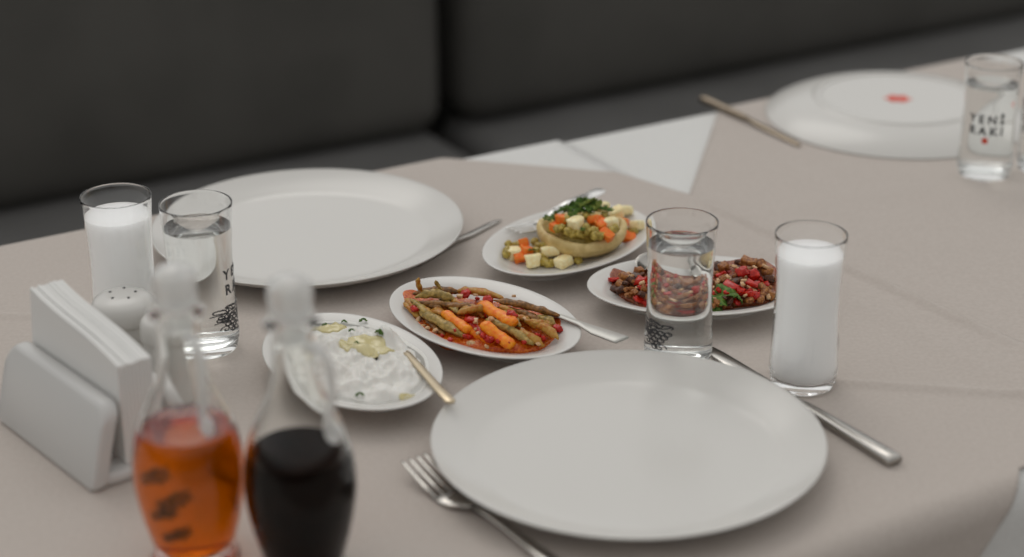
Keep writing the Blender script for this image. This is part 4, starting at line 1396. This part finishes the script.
SPOTS = scatter([S2(*q) for q in ((235, 255), (245, 325), (335, 385), (430, 430), (520, 465))] + [S1(*q) for q in ((60, 465), (160, 460), (270, 448), (400, 428), (560, 415), (630, 370), (640, 250), (600, 170), (500, 118), (390, 112), (190, 140), (60, 140))] + [S2(*q) for q in ((600, 160), (500, 175), (420, 188), (320, 205))],
                120, lambda f: 0.0145 + 0.0135 * (1 - f * f) ** 0.5, 6.5)
for n_, (x, y, z) in enumerate(SPOTS):
    q = r2.random()
    ro = (r2.uniform(-0.7, 0.7), r2.uniform(-0.7, 0.7), r2.random() * 3)
    if q < 0.26:
        piece('red_pepper_bit', TOM[r2.randrange(2)], MAT['tomato'], rest(SALA, x, y, z, 0.0028), ro, 'small chopped red pepper bit filling the tomato and aubergine salad', 'pepper', 'small pepper bits in the salad', scale=r2.uniform(0.45, 0.75))
    elif q < 0.62:
        piece('aubergine_bit', AUB[r2.randrange(3)], MAT['aubergine'], rest(SALA, x, y, z, 0.0028), ro, 'small golden brown aubergine bit filling the tomato and aubergine salad', 'aubergine', 'small aubergine bits in the salad', scale=r2.uniform(0.5, 0.85))
    elif q < 0.78:
        piece('aubergine_skin_bit', SKN[r2.randrange(2)], MAT['skin'], rest(SALA, x, y, z, 0.0028), ro, 'small dark aubergine skin bit filling the tomato and aubergine salad', 'aubergine', 'small skin bits in the salad', scale=r2.uniform(0.45, 0.75))
    else:
        piece('onion_piece', ONI[r2.randrange(3)], MAT['onion'], rest(SALA, x, y, z, 0.0028), ro, 'small pale onion piece in the tomato and aubergine salad', 'onion', 'onion pieces in the salad', scale=r2.uniform(0.5, 0.9))


# ------------------------------------------------------------------ food: yogurt dip
_q = spot(389, 339, 0.024) - CACI[0]
LUMP = (_q.x * math.cos(CACI[1]) + _q.y * math.sin(CACI[1]), -_q.x * math.sin(CACI[1]) + _q.y * math.cos(CACI[1]))


YO_Z = 0.0088


def yo_h(x, y):
    """Height of the yogurt above the dish floor at dish coordinates x, y."""
    q = (x / 0.087) ** 2 + (y / 0.0575) ** 2
    if q >= 1:
        return dish_z(CACI, in_dish(CACI, x, y, 0)) - YO_Z + 0.0003
    e = (1 - q) ** 0.42
    lump = 0.0075 * noise.noise(Vector((x * 60, y * 60, 2.0))) + 0.0060 * (0.5 - abs(noise.noise(Vector((x * 75 + y * 40, y * 120, 5.0))))) + 0.0022 * noise.noise(Vector((x * 210, y * 210, 1.0)))
    lump += 0.017 * math.exp(-((x - LUMP[0]) ** 2 + (y - LUMP[1]) ** 2) / 0.00016)
    base = dish_z(CACI, in_dish(CACI, x, y, 0)) - YO_Z
    return max(base + 0.0007, e * (0.0195 + lump))


bm = bmesh.new()
rows = []
NR, NS = 60, 160
for j in range(NR + 1):
    f = 1 - (j / NR) * 0.995
    ring = []
    for i in range(NS):
        a = 2 * PI * i / NS
        w = 1 + 0.05 * noise.noise(Vector((math.cos(a) * 2, math.sin(a) * 2, 8.0)))
        x, y = 0.087 * f * math.cos(a), 0.0575 * f * math.sin(a)
        ring.append((x * w, y * w, (dish_z(CACI, in_dish(CACI, x * w, y * w, 0)) - YO_Z - 0.0006) if j == 0 else yo_h(x, y)))
    rows.append(ring)
skin_rings(bm, rows, True, True, True)
yo = obj('yogurt_dip', bm, MAT['yogurt'])
yo.location = in_dish(CACI, 0, 0, YO_Z)
yo.rotation_euler = (0, 0, CACI[1])
tag(yo, 'thick lumpy white yogurt dip heaped on the front left oval dish', 'yogurt dip', kind='stuff')
C4 = lambda X, Y: (250 + X / 3.481, 270 + Y / 3.481)


def to_dish(D, p):
    d = p - D[0]
    c, s = math.cos(D[1]), math.sin(D[1])
    return d.x * c + d.y * s, -d.x * s + d.y * c


for n_, (X, Y, a, b, ang, lab) in enumerate(((405, 285, 0.0265, 0.0150, R(-35), 'yellow olive oil puddle in the middle of the yogurt dip'),
                                             (265, 208, 0.0165, 0.0120, R(10), 'pale yellow olive oil puddle at the back left of the yogurt dip'),
                                             (545, 425, 0.0070, 0.0035, R(30), 'small yellow oil streak at the front right rim of the yogurt dip'))):
    c = spot(*C4(X, Y), 0.024)
    bm = bmesh.new()
    rings = []
    for f in (1.0, 0.97, 0.85, 0.65, 0.45, 0.25, 0.08):
        ring = []
        for i in range(40):
            t_ = 2 * PI * i / 40
            k = f * (1 + 0.28 * noise.noise(Vector((math.cos(t_) * 1.8, math.sin(t_) * 1.8, 3.0 + n_))))
            x, y = a * k * math.cos(t_), b * k * math.sin(t_)
            px, py = c.x + x * math.cos(ang) - y * math.sin(ang), c.y + x * math.sin(ang) + y * math.cos(ang)
            dx, dy = to_dish(CACI, Vector((px, py, 0)) - Vector((0, 0, CACI[0].z)) + Vector((0, 0, CACI[0].z)))
            zz = yo_h(dx, dy) + YO_Z + (0.0012 if f < 0.99 else -0.0006)
            if n_ == 2:
                zz = max(zz, 0.0125)
            ring.append((px - c.x, py - c.y, zz))
        rings.append(ring)
    skin_rings(bm, rings, True, True, True)
    o = obj('olive_oil', bm, MAT['olive'])
    o.location = (c.x, c.y, T)
    tag(o, lab, 'olive oil', kind='stuff')
FLECK = dill(9, 0.006)
for (X, Y, s, lab) in ((455, 262, 1.0, 'green dill fleck beside the oil puddle on the yogurt'), (378, 430, 0.8, 'green dill fleck at the front of the yogurt'), (390, 172, 0.8, 'green dill fleck at the back edge of the yogurt'),
                       (265, 188, 0.8, 'green dill fleck at the back left oil puddle'), (375, 295, 0.5, 'tiny green fleck in the middle of the oil puddle'), (352, 238, 0.6, 'tiny green fleck at the back tip of the oil puddle'), (330, 170, 0.6, 'tiny green fleck at the back left of the yogurt')):
    c = spot(*C4(X, Y), 0.024)
    dx, dy = to_dish(CACI, c)
    piece('dill_fleck', FLECK, MAT['herb'], (c.x, c.y, T + YO_Z + yo_h(dx, dy) + 0.0012), (0, 0, rnd.uniform(0, 3)), lab, 'dill', 'dill flecks on the yogurt', scale=s * 0.62)


# ------------------------------------------------------------------ light: soft daylight, stronger from above and beyond the bench
wd = bpy.data.worlds.new('daylight')
sc.world = wd
wd.use_nodes = True
nt = wd.node_tree
bg = nt.nodes['Background']
tc = nt.nodes.new('ShaderNodeTexCoord')
sx = nt.nodes.new('ShaderNodeSeparateXYZ')
nt.links.new(tc.outputs['Generated'], sx.inputs[0])
rz_ = nt.nodes.new('ShaderNodeValToRGB')                     # by height: ground, horizon, zenith
els = rz_.color_ramp.elements
els[0].position, els[0].color = 0.46, (0.14, 0.12, 0.10, 1)
els[1].position, els[1].color = 0.53, (0.98, 0.98, 0.97, 1)
e = els.new(0.85); e.color = (1.12, 1.11, 1.09, 1)
mz = nt.nodes.new('ShaderNodeMapRange'); mz.inputs['From Min'].default_value = -1; mz.inputs['From Max'].default_value = 1
nt.links.new(sx.outputs['Z'], mz.inputs['Value'])
nt.links.new(mz.outputs['Result'], rz_.inputs['Fac'])
dt = nt.nodes.new('ShaderNodeVectorMath'); dt.operation = 'DOT_PRODUCT'
dt.inputs[1].default_value = Vector((-0.25, 0.80, 0.45)).normalized()
nt.links.new(tc.outputs['Generated'], dt.inputs[0])
my = nt.nodes.new('ShaderNodeMapRange')                      # brightest high up beyond the bench
my.inputs['From Min'].default_value = -0.85; my.inputs['From Max'].default_value = 0.85
my.inputs['To Min'].default_value = 0.58; my.inputs['To Max'].default_value = 1.24
nt.links.new(dt.outputs['Value'], my.inputs['Value'])
nt.links.new(rz_.outputs['Color'], bg.inputs['Color'])
nt.links.new(my.outputs['Result'], bg.inputs['Strength'])

sun = bpy.data.lights.new('daylight', 'SUN')
sun.energy = 0.65
sun.angle = R(28)
sun.color = (1.0, 0.97, 0.92)
so = bpy.data.objects.new('daylight', sun)
COL.objects.link(so)
so.rotation_euler = Vector((-0.18, 0.62, 0.76)).to_track_quat('Z', 'Y').to_euler()

# ------------------------------------------------------------------ camera
cam = bpy.data.cameras.new('camera')
co = bpy.data.objects.new('camera', cam)
COL.objects.link(co)
m4 = Matrix((RIGHT, UP, -FWD)).transposed().to_4x4()
m4.translation = EYE
co.matrix_world = m4
cam.sensor_width = 36
cam.lens = F_PX * 36 / 1024
cam.clip_start = 0.05
cam.clip_end = 100
cam.dof.use_dof = True
cam.dof.focus_distance = 1.69
cam.dof.aperture_fstop = 2.5
sc.camera = co

vs = sc.view_settings
vs.view_transform = 'Standard'
vs.look = 'None'
vs.exposure = -0.72
vs.gamma = 1
vs.use_curve_mapping = False
sc.cycles.use_denoising = True
sc.cycles.max_bounces = 24
sc.cycles.diffuse_bounces = 12
sc.cycles.transmission_bounces = 16
sc.cycles.sample_clamp_indirect = 10
sc.cycles.blur_glossy = 0
sc.cycles.glossy_bounces = 16
